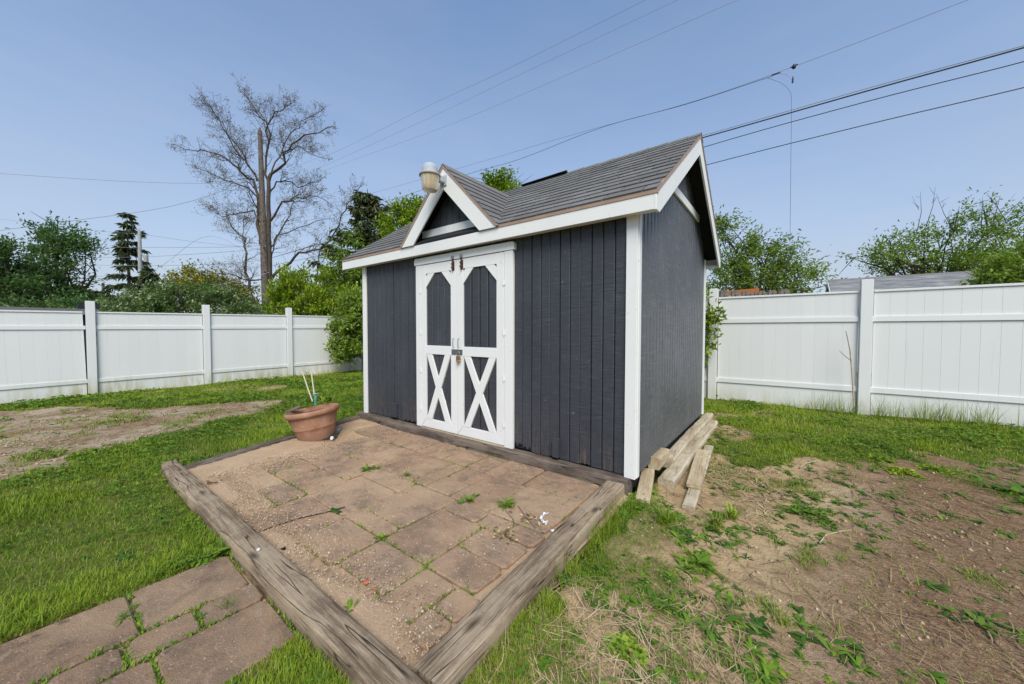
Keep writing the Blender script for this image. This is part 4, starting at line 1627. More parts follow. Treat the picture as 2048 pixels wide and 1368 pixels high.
tag(obj('orange_board', MB().prism([(xa, za - 0.10), (xb, zb2 - 0.10), (xb, zb2 + 0.012), (xa, za)], 'y', 5.73, 5.77), 'orange'), 'orange stained board showing above the wooden pickets', 'board')

hs = empty('neighbour_house', (4.0, 14.0, -0.1))
tag(hs, 'low grey roofed house beyond the back fence', 'house')
h0 = on_y(1668, 560, 14.0)
rx0, rzz = h0.x, h0.z
rx1 = 11.0
ev = 1.95
obj('wall', MB().box((rx0 + 0.1, 11.6, -0.2), (rx1, 16.4, ev)), 'vinyl', hs)
obj('roof', MB().prism([(11.3, ev - 0.12), (14.0, rzz), (16.7, ev - 0.12), (16.7, ev - 0.24), (14.0, rzz - 0.13), (11.3, ev - 0.24)], 'x', rx0 - 0.15, rx1 + 0.1), 'far_shingle', hs)
obj('gable_wall', MB().prism([(11.6, ev), (16.4, ev), (14.0, rzz - 0.16)], 'x', rx0 + 0.1, rx0 + 0.25), 'vinyl', hs)
for sg in (1, -1):
    p = [(14.0, rzz - 0.02), (14.0 - sg * 2.7, ev - 0.14), (14.0 - sg * 2.7, ev - 0.27), (14.0, rzz - 0.16)]
    obj('rake_board', MB().prism(p, 'x', rx0 - 0.18, rx0 - 0.155), 'white', hs)
obj('ridge_cap', MB().prism([(13.85, rzz - 0.06), (14.0, rzz + 0.02), (14.15, rzz - 0.06), (14.0, rzz - 0.02)], 'x', rx0 - 0.16, rx1 + 0.1), 'shingle', hs)

ds = empty('dark_outbuilding', (-13.2, -2.3, -0.2))
tag(ds, 'dark grey outbuilding glimpsed beside the first fence post', 'outbuilding')
q0 = on_x(156, 618, -13.0)
q1 = on_x(186, 612, -13.0)
obj('wall', MB().box((-15.5, -4.6, -0.3), (-13.0, q1.y, q0.z - 0.12)), 'dark', ds)
obj('roof', MB().box((-15.7, -4.8, q0.z - 0.12), (-12.85, q1.y + 0.1, q0.z)), 'shingle', ds)
obj('gutter', MB().box((-12.84, -4.8, q0.z - 0.14), (-12.80, q1.y + 0.12, q0.z - 0.06)), 'steel', ds)
obj('vent_hood', MB().box((-13.4, q0.y, q0.z), (-13.0, q0.y + 0.35, q0.z + 0.16)), 'dark', ds)


# ------------------------------------------------------------------ utility poles and overhead lines
YW = 6.5
pt = on_y(520, 262, YW)
pbm = on_y(533, 620, YW)
pole = empty('utility_pole', (pbm.x, YW, -0.2))
tag(pole, 'tall brown wooden utility pole in front of the bare tree', 'utility pole')
base = Vector((pbm.x, YW, -0.2))
obj('shaft', MB().tube([base, base.lerp(pt, 0.5), pt], [0.25, 0.20, 0.12], 14), 'pole', pole, smooth=50)
obj('pole_top', MB().tube([pt, pt + Vector((0, 0, 0.25))], [0.115, 0.03], 10), 'pole', pole, smooth=50)
for zf in (0.47, 0.36):
    p = base.lerp(pt, zf)
    obj('insulator', MB().tube([p + Vector((0.2, -0.1, 0)), p + Vector((0.55, -0.1, 0.02))], 0.045, 8), 'steel', pole)
sp = at(280, 600, 32)
st = at(279, 462, 32)
pp = empty('pale_pole', (sp.x, sp.y, -0.2))
tag(pp, 'pale grey pole with a small transformer standing by the spruce', 'utility pole')
obj('shaft', MB().tube([(sp.x, sp.y, -0.2), st], [0.16, 0.12], 12), 'pale_pole', pp, smooth=50)
tp_ = at(292, 517, 31.85)
obj('transformer', MB().tube([tp_ - Vector((0, 0, 0.30)), tp_ + Vector((0, 0, 0.28)), tp_ + Vector((0, 0, 0.34))], [0.16, 0.16, 0.08], 14), 'pale_pole', pp, smooth=50)
obj('bracket', MB().tube([tp_, st - Vector((0, 0, 1.9))], 0.06, 6), 'steel', pp)
obj('insulator', MB().tube([st, st + Vector((0, 0, 0.28))], [0.06, 0.03], 8), 'steel', pp)
s2 = at(206, 566, 52)
tag(obj('far_pole', MB().tube([(s2.x, s2.y, -0.2), s2], [0.2, 0.15], 10), 'pole', smooth=50), 'short dark pole far behind the first fence post', 'utility pole')


def cable(pts, r, mat, label, group=None, sub=6):
    """smooth line through world points"""
    P = [Vector(p) for p in pts]
    out = []
    n = len(P)
    for i in range(n - 1):
        p0 = P[max(i - 1, 0)] if i else P[0] * 2 - P[1]
        p3 = P[i + 2] if i + 2 < n else P[-1] * 2 - P[-2]
        for k in range(sub):
            t = k / sub
            p1, p2 = P[i], P[i + 1]
            out.append(0.5 * ((2 * p1) + (-p0 + p2) * t + (2 * p0 - 5 * p1 + 4 * p2 - p3) * t * t + (-p0 + 3 * p1 - 3 * p2 + p3) * t ** 3))
    out.append(P[-1])
    return tag(obj('overhead_cable', MB().tube(out, r, 5), mat), label, 'cable', group)


wy = lambda pts, y=YW: [on_y(px, py, y) for px, py in pts]
A1 = base.lerp(pt, 0.28)
cable(wy([(2200, 47), (2048, 95), (1730, 183), (1410, 274), (1120, 355), (835, 435), (640, 488), (545, 515)]), 0.013, 'cable', 'thickest black cable of the bundle rising right from the shed peak')
cable(wy([(2200, 44), (2048, 91), (1730, 178), (1410, 270), (1120, 352), (835, 430), (640, 486), (545, 515)], YW + 0.05), 0.006, 'cable_grey', 'thin grey strand lashed just above the thick black cable')
cable(wy([(2200, 75), (2048, 123), (1730, 204), (1415, 292), (1120, 385), (835, 462), (690, 500), (540, 532)]), 0.008, 'cable', 'middle black cable below the thick bundle right of the shed')
cable(wy([(2200, 133), (2048, 175), (1730, 250), (1420, 328), (1120, 410), (835, 490), (690, 528), (540, 556)]), 0.008, 'cable', 'lowest black cable to the right of the shed peak')
cable(wy([(1360, -40), (1290, 0), (1000, 145), (850, 215), (680, 300), (600, 330), (524, 372)]), 0.0038, 'cable_grey', 'leftmost of the three thin lines crossing the upper sky')
cable(wy([(1420, -33), (1355, 0), (1000, 168), (850, 240), (640, 335), (524, 385)], YW + 0.3), 0.0038, 'cable_grey', 'middle of the three thin lines crossing the upper sky')
cable(wy([(1560, -40), (1475, 0), (1000, 208), (850, 268), (640, 345), (524, 395)], YW + 0.6), 0.0038, 'cable_grey', 'rightmost of the three thin lines crossing the upper sky')
cable(wy([(2010, -28), (1935, 0), (1588, 133), (1370, 208), (1150, 268), (930, 333), (700, 398), (520, 440)]), 0.0045, 'cable_grey', 'thin line carrying the connector above the shed roof')
cable(wy([(1545, 152), (1370, 209), (1200, 256), (1040, 318), (930, 350), (780, 400), (620, 440), (530, 455)], YW - 0.1), 0.0055, 'cable', 'slack twisted service line ending under the connector')
cable(wy([(1535, 156), (1562, 166), (1579, 182), (1583, 205), (1582, 300), (1581, 400), (1579, 545)], YW - 0.05), 0.0032, 'cable', 'thin drop wire hanging straight down right of the shed')
cable(wy([(1560, 147), (1575, 150), (1583, 158)], YW), 0.004, 'cable_grey', 'short loop of wire between the connector and the splice')
cn = on_y(1588, 133, YW)
con = empty('line_connector', cn)
tag(con, 'small dark connector clamped on the thin line high over the shed', 'connector')
obj('clamp', MB().lathe([(0.008, -0.05), (0.032, -0.03), (0.036, 0.0), (0.026, 0.03), (0.006, 0.05)], 10, tuple(cn)), 'cable', con, smooth=50)
obj('clamp_bolt', MB().tube([cn + Vector((-0.06, 0, 0.0)), cn + Vector((0.06, 0, 0.02))], 0.012, 6), 'cable', con)
w0, w1 = on_y(1586, 153, YW), on_y(1585, 166, YW)
tag(obj('line_splice', MB().tube([w0, w0.lerp(w1, 0.5), w1], [0.008, 0.016, 0.014], 8), 'cable', smooth=50), 'small dark splice hanging under the connector on the drop wire', 'splice')
w0, w1 = on_y(1543, 151, YW), on_y(1561, 145, YW)
tag(obj('line_splice', MB().tube([w0, w1], 0.012, 8), 'cable', smooth=50), 'short dark sleeve on the service line left of the connector', 'splice')
PD = (pt - CAM).dot(FW)
cable([at(px, py, d) for px, py, d in ((-120, 338, 24), (0, 347, 24), (200, 360, 24.5), (340, 366, 25), (450, 366, 25), (524, 362, PD))], 0.011, 'cable_grey', 'faint slack line running left from the tall pole')
cable([at(px, py, d) for px, py, d in ((-120, 480, 22), (0, 461, 22.5), (150, 441, 23), (330, 415, 24), (450, 380, 24.5), (523, 345, PD))], 0.013, 'cable_grey', 'line sagging from the tall pole down to the far left')
cable([at(px, py, d) for px, py, d in ((-60, 434, 38), (0, 438, 38), (75, 447, 38), (220, 464, 33), (280, 468, 32), (370, 481, 29), (470, 492, 28), (530, 500, PD))], 0.011, 'cable_grey', 'highest line strung to the top of the pale pole')
for (pts, lab) in (([(200, 494), (280, 495), (460, 494), (533, 490)], 'second line down across the pale pole'),
                   ([(170, 515), (280, 514), (390, 508), (533, 498)], 'third line down across the pale pole'),
                   ([(168, 530), (280, 531), (420, 529), (535, 520)], 'fourth line down across the pale pole'),
                   ([(160, 558), (200, 553), (250, 546)], 'short low line left of the pale pole')):
    cable([at(px, py, 31.7 if px < 300 else 31.7 - (px - 300) * 0.03) for px, py in pts], 0.013, 'cable_grey', lab)
gw = base.lerp(pt, 0.40)
cable([at(452, 440, 24.3), at(380, 505, 22.5), at(320, 535, 21)] if False else [gw, at(420, 472, 25), at(330, 527, 26), at(240, 590, 27)], 0.009, 'cable_grey', 'faint guy wire slanting down left from the tall pole')
cable([at(540, 556, PD), at(700, 513, 19), at(690, 514, 18.8)] if False else [at(538, 545, PD), at(480, 560, 22), at(420, 574, 20), at(380, 582, 18)], 0.016, 'cable_light', 'pale service line dropping left over the hedge')


# ------------------------------------------------------------------ trees
def crown_points(blobs, ncl, nl, spread, rng, shell=0.55, flat=0.8):
    """leaf positions clustered through ellipsoids; blobs = [(centre, (rx,ry,rz))]"""
    vol = np.array([b[1][0] * b[1][1] * b[1][2] for b in blobs]) ** (2 / 3)
    idx = rng.choice(len(blobs), ncl, p=vol / vol.sum())
    d = runit(ncl, rng)
    rad = (shell + (1 - shell) * rng.random(ncl)) ** 0.8
    rad *= 0.82 + 0.36 * rng.random(ncl)
    C = np.array([blobs[i][0] for i in idx]) + d * rad[:, None] * np.array([blobs[i][1] for i in idx])
    k = rng.choice(ncl, nl)
    P = C[k] + rng.normal(size=(nl, 3)) * spread * 0.72 * np.array([1, 1, flat]) * (0.4 + rng.random(nl)[:, None]) + (d[k] + np.array([0.3, 0.2, 0.1])) * (rng.normal(size=nl) * spread * 0.9)[:, None]
    return C, P, d[k], k


def leaf_tree(name, label, cat, base, blobs, ncl, nl, spread, ll, lw, mat, trunk_r, seed, group=None, nlimb=14, bark='bark', bias=0.0, droop=0.0, shell=0.55, wind=None, tintmul=1.0):
    rng = np.random.default_rng(seed)
    base = Vector(base)
    t = empty(name, base)
    tag(t, label, cat, group)
    C, P, out, k = crown_points(blobs, ncl, nl, spread, rng, shell)
    ax = runit(nl, rng) * 0.8 + out * 0.5 + np.array([0, 0, -droop])
    if wind is not None:
        ax = ax + np.array(wind)
    nm = runit(nl, rng) * 0.7 + np.array([0, 0, 1.0])
    ct = rng.random(ncl)
    tint = np.clip(0.15 + 0.45 * ct[k] + 0.35 * rng.random(nl) + bias, 0, 1) * tintmul
    leaf_mesh('crown', P, ax, nm, ll * (0.7 + 0.6 * rng.random(nl)), lw * (0.7 + 0.6 * rng.random(nl)), tint, mat, t, tuple(base))
    # trunk and limbs reaching into the clusters
    mb = MB()
    cen = Vector(np.mean([b[0] for b in blobs], 0).tolist())
    fork = base.lerp(cen, 0.45)
    fork = Vector((base.x * 0.7 + fork.x * 0.3, base.y * 0.7 + fork.y * 0.3, fork.z))
    mb.tube([base - Vector((0, 0, 0.2)), base.lerp(fork, 0.5) + Vector(rng.normal(size=3).tolist()) * trunk_r * 0.6, fork], [trunk_r * 1.25, trunk_r, trunk_r * 0.8], 8)
    pick = rng.choice(ncl, min(nlimb, ncl), replace=False)
    for i in pick:
        e = Vector(C[i].tolist())
        s0 = base.lerp(fork, 0.55 + 0.45 * rng.random())
        mid = s0.lerp(e, 0.5) + Vector(rng.normal(size=3).tolist()) * (e - s0).length * 0.08 + Vector((0, 0, (e - s0).length * 0.07))
        r0 = trunk_r * (0.32 + 0.25 * rng.random())
        mb.tube([s0, s0.lerp(mid, 0.5) + Vector(rng.normal(size=3).tolist()) * 0.02, mid, mid.lerp(e, 0.5) + Vector(rng.normal(size=3).tolist()) * 0.03, e], [r0, r0 * 0.8, r0 * 0.6, r0 * 0.38, r0 * 0.12], 5)
        for q in range(3):
            f = mid.lerp(e, rng.random())
            g = f + Vector(runit(1, rng)[0].tolist()) * (e - s0).length * 0.28
            mb.tube([f, f.lerp(g, 0.5) + Vector((0, 0, 0.03)), g], [r0 * 0.35, r0 * 0.22, r0 * 0.06], 4)
    obj('trunk', mb, bark, t, origin=tuple(base), smooth=60)
    return t


def gnd(px, depth):
    """point on the ground straight below image column px at a given distance"""
    p = at(px, 684, depth)
    return Vector((p.x, p.y, -0.2))


def bl(px, py, depth, rpx, rpy, rd=None, dd=0.0):
    """ellipsoid seen at px,py with half sizes in photo pixels"""
    s = (depth + dd) / FPX
    c = at(px, py, depth + dd)
    rx = rpx * s
    return ((c.x, c.y, c.z), (rx, rx if rd is None else rd, rpy * s))


# far left: two windblown dark trees
leaf_tree('broadleaf_tree', 'dark green windblown tree left of the spruce over the left fence', 'tree', gnd(125, 17), [bl(110, 500, 17, 55, 42), bl(140, 480, 17, 32, 34), bl(60, 560, 17, 60, 45), bl(130, 565, 17, 42, 50), bl(100, 470, 17, 30, 22, None, .6), bl(165, 490, 17, 15, 20), bl(90, 600, 17, 70, 30)], 150, 9800, 0.25, 0.17, 0.062, 'leaf_dark', 0.16, 41, None, 34, 'bark_dark', 0.0, 0.1, 0.2, (0.3, 0.3, 0.35))
leaf_tree('broadleaf_tree', 'dense dark green tree cut by the left edge of the picture', 'tree', gnd(5, 15), [bl(0, 520, 15, 52, 45), bl(20, 575, 15, 60, 45), bl(-60, 540, 15, 60, 60), bl(15, 490, 15, 30, 28)], 95, 6500, 0.24, 0.16, 0.062, 'leaf_dark', 0.14, 42, None, 22, 'bark_dark', 0.0, 0.1, 0.2, (0.3, 0.3, 0.3))


def conifer(name, label, base, height, spread, nwh, per, seed, mat='leaf_ever', ndl=70, ll=0.28, lw=0.05, droop=0.35, lowest=0.12, trunk_r=0.14, jag=0.35, tb=0.0):
    rng = np.random.default_rng(seed)
    base = Vector(base)
    t = empty(name, base)
    tag(t, label, 'tree')
    mb = MB()
    top = base + Vector((0, 0, height))
    mb.tube([base, base.lerp(top, 0.5), top], [trunk_r, trunk_r * 0.6, 0.015], 7)
    P, A, T = [], [], []
    for w in range(nwh):
        f = lowest + (1 - lowest) * (w + 0.9 * rng.random()) / nwh
        z = height * f
        for b in range(per):
            z = height * min(f + (1 - lowest) * 0.8 * (rng.random() - 0.5) / nwh, 0.985)
            a = 2 * math.pi * (b + rng.random() * 0.9) / per + w * 0.9
            L = spread * ((1 - f) ** 0.8) * (1 - jag + 2 * jag * rng.random()) + 0.12
            d = Vector((math.cos(a), math.sin(a), 0))
            s0 = base + Vector((0, 0, z))
            pts = [s0 + d * L * u + Vector((0, 0, L * (0.10 * u - droop * u * u + 0.16 * u ** 4))) for u in (0, 0.35, 0.7, 1.0)]
            mb.tube(pts, [0.03, 0.022, 0.014, 0.005], 4)
            n = int(ndl * (0.3 + L / spread))
            u = rng.random(n) ** 0.7
            for q in u:
                i = min(int(q * 3), 2)
                p = pts[i].lerp(pts[i + 1], q * 3 - i)
                P.append(p + Vector((rng.normal() * 0.05 * L, rng.normal() * 0.05 * L, rng.normal() * 0.03)))
                sd = rng.normal() * 0.8
                A.append((d.x * 0.5 - d.y * sd, d.y * 0.5 + d.x * sd, -1.3 * rng.random() + 0.12))
                T.append(rng.random())
    P = np.array([tuple(p) for p in P])
    A = np.array(A)
    T = np.clip(np.array(T) * 0.9 + tb, 0, 1)
    n = len(P)
    leaf_mesh('crown', P, A, runit(n, rng) * 0.6 + np.array([0, 0, 1]), ll * (0.6 + 0.8 * rng.random(n)), lw * (0.7 + 0.6 * rng.random(n)), T, mat, t, tuple(base))
    obj('trunk', mb, 'bark_dark', t, origin=tuple(base), smooth=60)
    return t


def hgt(px, py, depth):
    return at(px, py, depth).z + 0.2


conifer('spruce_tree', 'lone tall spruce with drooping ragged branches beside the pale pole', gnd(262, 36), hgt(262, 428, 36), 2.3, 17, 3, 51, ndl=85, ll=0.6, lw=0.10, droop=0.40, lowest=0.14, trunk_r=0.22, jag=0.75)
conifer('spruce_tree', 'short dense evergreen at the foot of the pale pole', gnd(302, 30), hgt(302, 540, 30), 2.0, 16, 7, 52, ndl=60, ll=0.4, lw=0.1, droop=0.25, lowest=0.02)
conifer('spruce_tree', 'small far evergreen behind the first fence post', gnd(206, 42), hgt(206, 580, 42), 3.4, 12, 6, 53, ndl=50, ll=0.6, lw=0.14, droop=0.15, lowest=0.3)
conifer('spruce_tree', 'dark evergreen top between the left tree and the first fence post', gnd(162, 34), hgt(160, 572, 34), 3.0, 14, 7, 54, ndl=50, ll=0.5, lw=0.13, droop=0.2, lowest=0.2)
leaf_tree('yellow_tree', 'yellow green tree behind the hedge left of the utility pole', 'tree', gnd(390, 28), [bl(385, 562, 28, 42, 22), bl(430, 580, 28, 48, 24), bl(360, 575, 28, 30, 20), bl(470, 590, 28, 40, 18)], 150, 6500, 0.28, 0.24, 0.12, 'leaf_yellow', 0.16, 43, None, 10, 'bark', 0.1)
leaf_tree('hedge', 'broad mid green hedge spilling over the left fence', 'hedge', gnd(370, 13.2), [bl(330, 600, 13.2, 60, 28), bl(390, 592, 13.2, 60, 24), bl(440, 605, 13.2, 55, 26), bl(280, 612, 13.2, 50, 22), bl(360, 640, 13.2, 120, 40), bl(480, 622, 13.2, 35, 20)], 300, 15500, 0.13, 0.12, 0.06, 'leaf_mid', 0.08, 44, None, 14, 'bark', 0.14, 0.1, 0.6)
leaf_tree('hedge', 'low dark hedge running behind the fence at far left', 'hedge', gnd(210, 14.5), [bl(200, 618, 14.5, 60, 20), bl(255, 612, 14.5, 40, 18), bl(140, 622, 14.5, 50, 18), bl(30, 618, 14.5, 80, 16), bl(-40, 618, 14.5, 60, 18)], 130, 6500, 0.16, 0.13, 0.06, 'leaf_dark', 0.07, 45, None, 8, 'bark_dark', 0.12)
leaf_tree('forsythia_bush', 'upright lime green bush behind the third fence post', 'bush', gnd(590, 13), [bl(560, 610, 13, 30, 30), bl(600, 590, 13, 38, 40), bl(635, 600, 13, 32, 36), bl(585, 570, 13, 24, 26), bl(640, 560, 13, 16, 28), bl(600, 640, 13, 70, 40)], 190, 10500, 0.15, 0.13, 0.045, 'leaf_lime', 0.05, 46, None, 26, 'bark', 0.04, -0.7, 0.4)
conifer('evergreen_tree', 'broad dark evergreen behind the left end of the shed', gnd(738, 18), hgt(738, 382, 18), 3.0, 20, 7, 55, 'leaf_ever', ndl=110, ll=0.30, lw=0.09, droop=0.05, lowest=0.1, trunk_r=0.2, jag=0.4, tb=0.1)
leaf_tree('broadleaf_tree', 'fresh green young tree between the bare tree and the evergreen', 'tree', gnd(690, 15.5), [bl(680, 550, 15.5, 28, 40), bl(700, 500, 15.5, 26, 30), bl(660, 590, 15.5, 30, 30), bl(735, 545, 15.5, 40, 40), bl(720, 600, 15.5, 40, 40)], 120, 5200, 0.2, 0.16, 0.07, 'leaf_light', 0.09, 47, None, 14, 'bark', -0.12)
leaf_tree('broadleaf_tree', 'bright lime tree rising behind the shed left of the lamp', 'tree', gnd(815, 15), [bl(815, 425, 15, 26, 26), bl(800, 400, 15, 9, 22), bl(790, 455, 15, 30, 26), bl(835, 440, 15, 30, 34), bl(820, 490, 15, 50, 40), bl(840, 400, 15, 8, 14)], 110, 6200, 0.15, 0.14, 0.065, 'leaf_lime', 0.1, 48, None, 14)
leaf_tree('broadleaf_tree', 'bright lime treetop showing above the roof right of the dormer', 'tree', gnd(1000, 15), [bl(1003, 370, 15, 30, 18), bl(1012, 355, 15, 10, 12), bl(980, 372, 15, 22, 14), bl(1010, 420, 15, 50, 46)], 90, 4200, 0.14, 0.14, 0.065, 'leaf_lime', 0.1, 49, None, 12)
leaf_tree('shrub', 'leafy green shrub filling the fence corner left of the shed', 'shrub', (-9.75, 3.55, -0.16), [bl(700, 612, 11.4, 26, 22), bl(720, 640, 11.3, 34, 36), bl(690, 650, 11.2, 26, 26), bl(715, 690, 11.3, 30, 26), bl(672, 690, 11.1, 14, 10), bl(735, 600, 11.6, 30, 26), bl(690, 712, 11.2, 16, 10)], 170, 7800, 0.11, 0.11, 0.06, 'leaf_light', 0.05, 61, None, 18, 'bark', 0.08, 0.1, 0.5)
leaf_tree('shrub', 'light leafy bushes along the top of the left fence near its corner', 'shrub', gnd(700, 12.8), [bl(660, 612, 12.8, 20, 14), bl(700, 600, 12.8, 30, 20), bl(640, 625, 12.8, 20, 10)], 60, 2600, 0.12, 0.11, 0.055, 'leaf_lime', 0.05, 62, None, 8, 'bark', 0.05)
# right side
leaf_tree('broadleaf_tree', 'airy green tree behind the wooden fence right of the shed', 'tree', gnd(1520, 15), [bl(1520, 500, 15, 46, 34), bl(1470, 520, 15, 44, 40), bl(1570, 530, 15, 44, 30), bl(1540, 565, 15, 70, 34), bl(1630, 548, 15, 32, 16), bl(1600, 575, 15, 45, 25), bl(1450, 460, 15, 22, 34), bl(1440, 440, 15, 18, 20), bl(1450, 565, 15, 40, 40)], 190, 8200, 0.23, 0.15, 0.055, 'leaf_light', 0.13, 63, None, 34, 'bark', -0.08, 0.1, 0.25, (0.45, 0.25, 0.05))
leaf_tree('broadleaf_tree', 'wide green tree with bare top twigs behind the grey roofed house', 'tree', gnd(1870, 20), [bl(1790, 500, 20, 50, 30), bl(1850, 480, 20, 60, 40), bl(1920, 460, 20, 50, 44), bl(1980, 470, 20, 60, 60), bl(1750, 515, 20, 40, 16), bl(1870, 530, 20, 120, 34), bl(2060, 480, 20, 60, 70)], 190, 8200, 0.28, 0.19, 0.075, 'leaf_light', 0.18, 64, None, 44, 'bark_dark', -0.12, 0.05, 0.25, (0.3, 0.15, 0.1))
leaf_tree('shrub', 'bright green shrub over the back fence at the right edge', 'shrub', gnd(2010, 8.6), [bl(1990, 545, 8.6, 45, 24), bl(2040, 525, 8.6, 50, 38), bl(2090, 540, 8.6, 60, 50), bl(2030, 570, 8.6, 70, 30)], 140, 5200, 0.11, 0.10, 0.05, 'leaf_light', 0.05, 65, None, 12, 'bark', 0.0)
leaf_tree('vine', 'bright leafy vine climbing the fence post behind the shed corner', 'vine', (-0.42, 4.25, -0.06), [((-0.40, 4.2, 1.75), (0.17, 0.2, 0.28)), ((-0.42, 4.2, 1.2), (0.17, 0.18, 0.35)), ((-0.22, 4.2, 1.35), (0.2, 0.12, 0.22)), ((-0.4, 4.2, 0.6), (0.14, 0.18, 0.4)), ((-0.45, 4.2, 2.05), (0.17, 0.2, 0.2)), ((-0.08, 4.15, 1.42), (0.15, 0.08, 0.12)), ((-0.2, 4.2, 0.95), (0.14, 0.1, 0.12))], 110, 1150, 0.05, 0.095, 0.05, 'leaf_lime', 0.018, 66, None, 22, 'bark', -0.05, 0.2, 0.3)

# ---- the bare tree
def bare_tree():
    D0 = 27.5
    rng = np.random.default_rng(71)
    g = gnd(540, D0)
    t = empty('bare_tree', g)
    tag(t, 'huge nearly leafless tree with gnarled spreading limbs behind the utility pole', 'tree')
    Z = lambda x, y: (x / 2.7676, 160 + y / 2.7676)
    mb = MB()
    BP = []
    def polyline(pts, depth0, ddepth):
        out = []
        n = len(pts)
        for i, (x, y) in enumerate(pts):
            px, py = Z(x, y)
            out.append(at(px, py, depth0 + ddepth * i / max(n - 1, 1)))
        return out
    def refine(P, wob):
        out = []
        for a, b in zip(P[:-1], P[1:]):
            L = (b - a).length
            k = max(2, int(L / 0.5))
            for i in range(k):
                p = a.lerp(b, i / k)
                if out:
                    p = p + Vector(rng.normal(size=3).tolist()) * wob * min(L, 1.2)
                out.append(p)
        out.append(P[-1])
        return out
    def twig(p, d, L, r, lev):
        n = max(3, int(L / 0.28))
        pts = [p]
        q = p.copy()
        dd = d.normalized()
        for i in range(n):
            dd = (dd + Vector(rng.normal(size=3).tolist()) * 0.26 + Vector((0, 0, 0.05))).normalized()
            q = q + dd * (L / n)
            pts.append(q.copy())
        rr = [max(r * (1 - 0.8 * i / n), 0.0045) for i in range(n + 1)]
        mb.tube(pts, rr, 4 if r > 0.03 else 3, False)
        if lev <= 0:
            for b in range(4):
                BP.append(pts[int(rng.integers(1, n + 1))])
            return
        m = int(2 + rng.integers(0, 3))
        for c in range(m):
            i = int(1 + (n - 1) * rng.random())
            base_d = (pts[min(i + 1, n)] - pts[i - 1]).normalized()
            side = Vector(runit(1, rng)[0].tolist())
            side = (side - base_d * side.dot(base_d)).normalized()
            nd = base_d * 0.72 + side * (0.6 + 0.3 * rng.random()) + Vector((0, 0, 0.12))
            twig(pts[i], nd, L * (0.45 + 0.25 * rng.random()), max(rr[i] * 0.55, 0.005), lev - 1)
    limbs = [
        ([(1478, 1290), (1490, 1180), (1490, 1000), (1488, 900), (1486, 700), (1486, 560), (1500, 520)], 0.40, 0.20, 0.0, 0),
        ([(1500, 520), (1530, 490), (1580, 460), (1570, 405), (1620, 360), (1690, 310), (1800, 270)], 0.17, 0.04, -1.5, 7),
        ([(1470, 1000), (1445, 900), (1432, 760), (1430, 640), (1400, 560), (1330, 500), (1290, 470), (1200, 400), (1050, 390), (985, 365)], 0.26, 0.03, 1.8, 12),
        ([(1486, 640), (1470, 480), (1485, 380), (1492, 300), (1470, 230), (1430, 170), (1380, 100), (1320, 60)], 0.17, 0.03, 1.0, 10),
        ([(1485, 380), (1478, 300), (1500, 200), (1560, 170), (1600, 140)], 0.10, 0.03, -1.8, 7),
        ([(1430, 560), (1380, 480), (1330, 420), (1270, 330), (1230, 250), (1180, 180)], 0.13, 0.03, -1.6, 9),
        ([(1498, 780), (1540, 700), (1640, 650), (1720, 640), (1790, 660)], 0.14, 0.03, -1.2, 7),
        ([(1495, 930), (1560, 830), (1610, 750), (1620, 680), (1680, 650)], 0.12, 0.03, 1.8, 6),
        ([(1500, 1110), (1540, 1045), (1610, 1020), (1660, 955), (1730, 940), (1790, 920), (1850, 850), (1890, 760), (1930, 690), (1980, 610)], 0.19, 0.03, -2.2, 12),
        ([(1440, 1290), (1400, 1210), (1380, 1110), (1362, 1000), (1352, 880), (1290, 820), (1255, 760)], 0.20, 0.04, -1.0, 7),
        ([(1490, 1150), (1440, 1105), (1380, 1108), (1270, 1070), (1200, 1075), (1150, 1055)], 0.11, 0.03, -0.5, 7),
        ([(1400, 1220), (1330, 1180), (1260, 1135)], 0.12, 0.05, -1.4, 3),
        ([(1490, 620), (1530, 570), (1580, 560), (1650, 595), (1720, 570), (1770, 555)], 0.11, 0.03, 2.0, 7),
        ([(1440, 780), (1400, 730), (1330, 740), (1230, 760), (1150, 690)], 0.10, 0.03, 1.8, 8),
        ([(1486, 1080), (1530, 860), (1620, 830), (1700, 800), (1790, 770)], 0.10, 0.03, 2.2, 7),
        ([(1436, 660), (1370, 600), (1290, 560), (1200, 530), (1130, 500)], 0.10, 0.03, -1.5, 8),
        ([(1500, 520), (1560, 380), (1600, 300), (1680, 230), (1760, 180)], 0.10, 0.03, 1.5, 8),
        ([(1575, 410), (1640, 370), (1700, 390), (1780, 430)], 0.07, 0.025, -1.0, 6),
        ([(1355, 900), (1345, 820), (1355, 740)], 0.05, 0.02, 0.5, 4),
        ([(1420, 560), (1330, 380), (1230, 250), (1140, 120)], 0.08, 0.02, -2.0, 8),
        ([(1740, 1160), (1755, 1060), (1770, 950)], 0.10, 0.06, 0.0, 2),
    ]
    for pts, r0, r1, dd, nt_ in limbs:
        P = refine(polyline(pts, D0, dd), 0.06 if r0 < 0.3 else 0.015)
        n = len(P)
        rr = [0.60 * (r0 + (r1 - r0) * i / (n - 1)) for i in range(n)]
        mb.tube(P, rr, 8 if r0 > 0.15 else 6, True)
        for k in range(int(nt_ * 3.3)):
            f = 0.3 + 0.7 * rng.random()
            i = min(int(f * (n - 1)), n - 2)
            d = (P[i + 1] - P[i]).normalized()
            side = Vector(runit(1, rng)[0].tolist())
            side = (side - d * side.dot(d)).normalized()
            twig(P[i], d * 0.6 + side * 0.8 + Vector((0, 0, 0.25)), (0.95 + 1.0 * rng.random()) * (1.2 - f * 0.45), max(rr[i] * 0.36, 0.010), 2)
        if nt_ > 3:
            twig(P[-1], P[-1] - P[-2], 0.8, r1, 2)
    obj('trunk', mb, 'bark', t, origin=tuple(g), smooth=60)
    B = np.array([tuple(p) for p in BP])
    B = B[rng.random(len(B)) < 0.45]
    n = len(B)
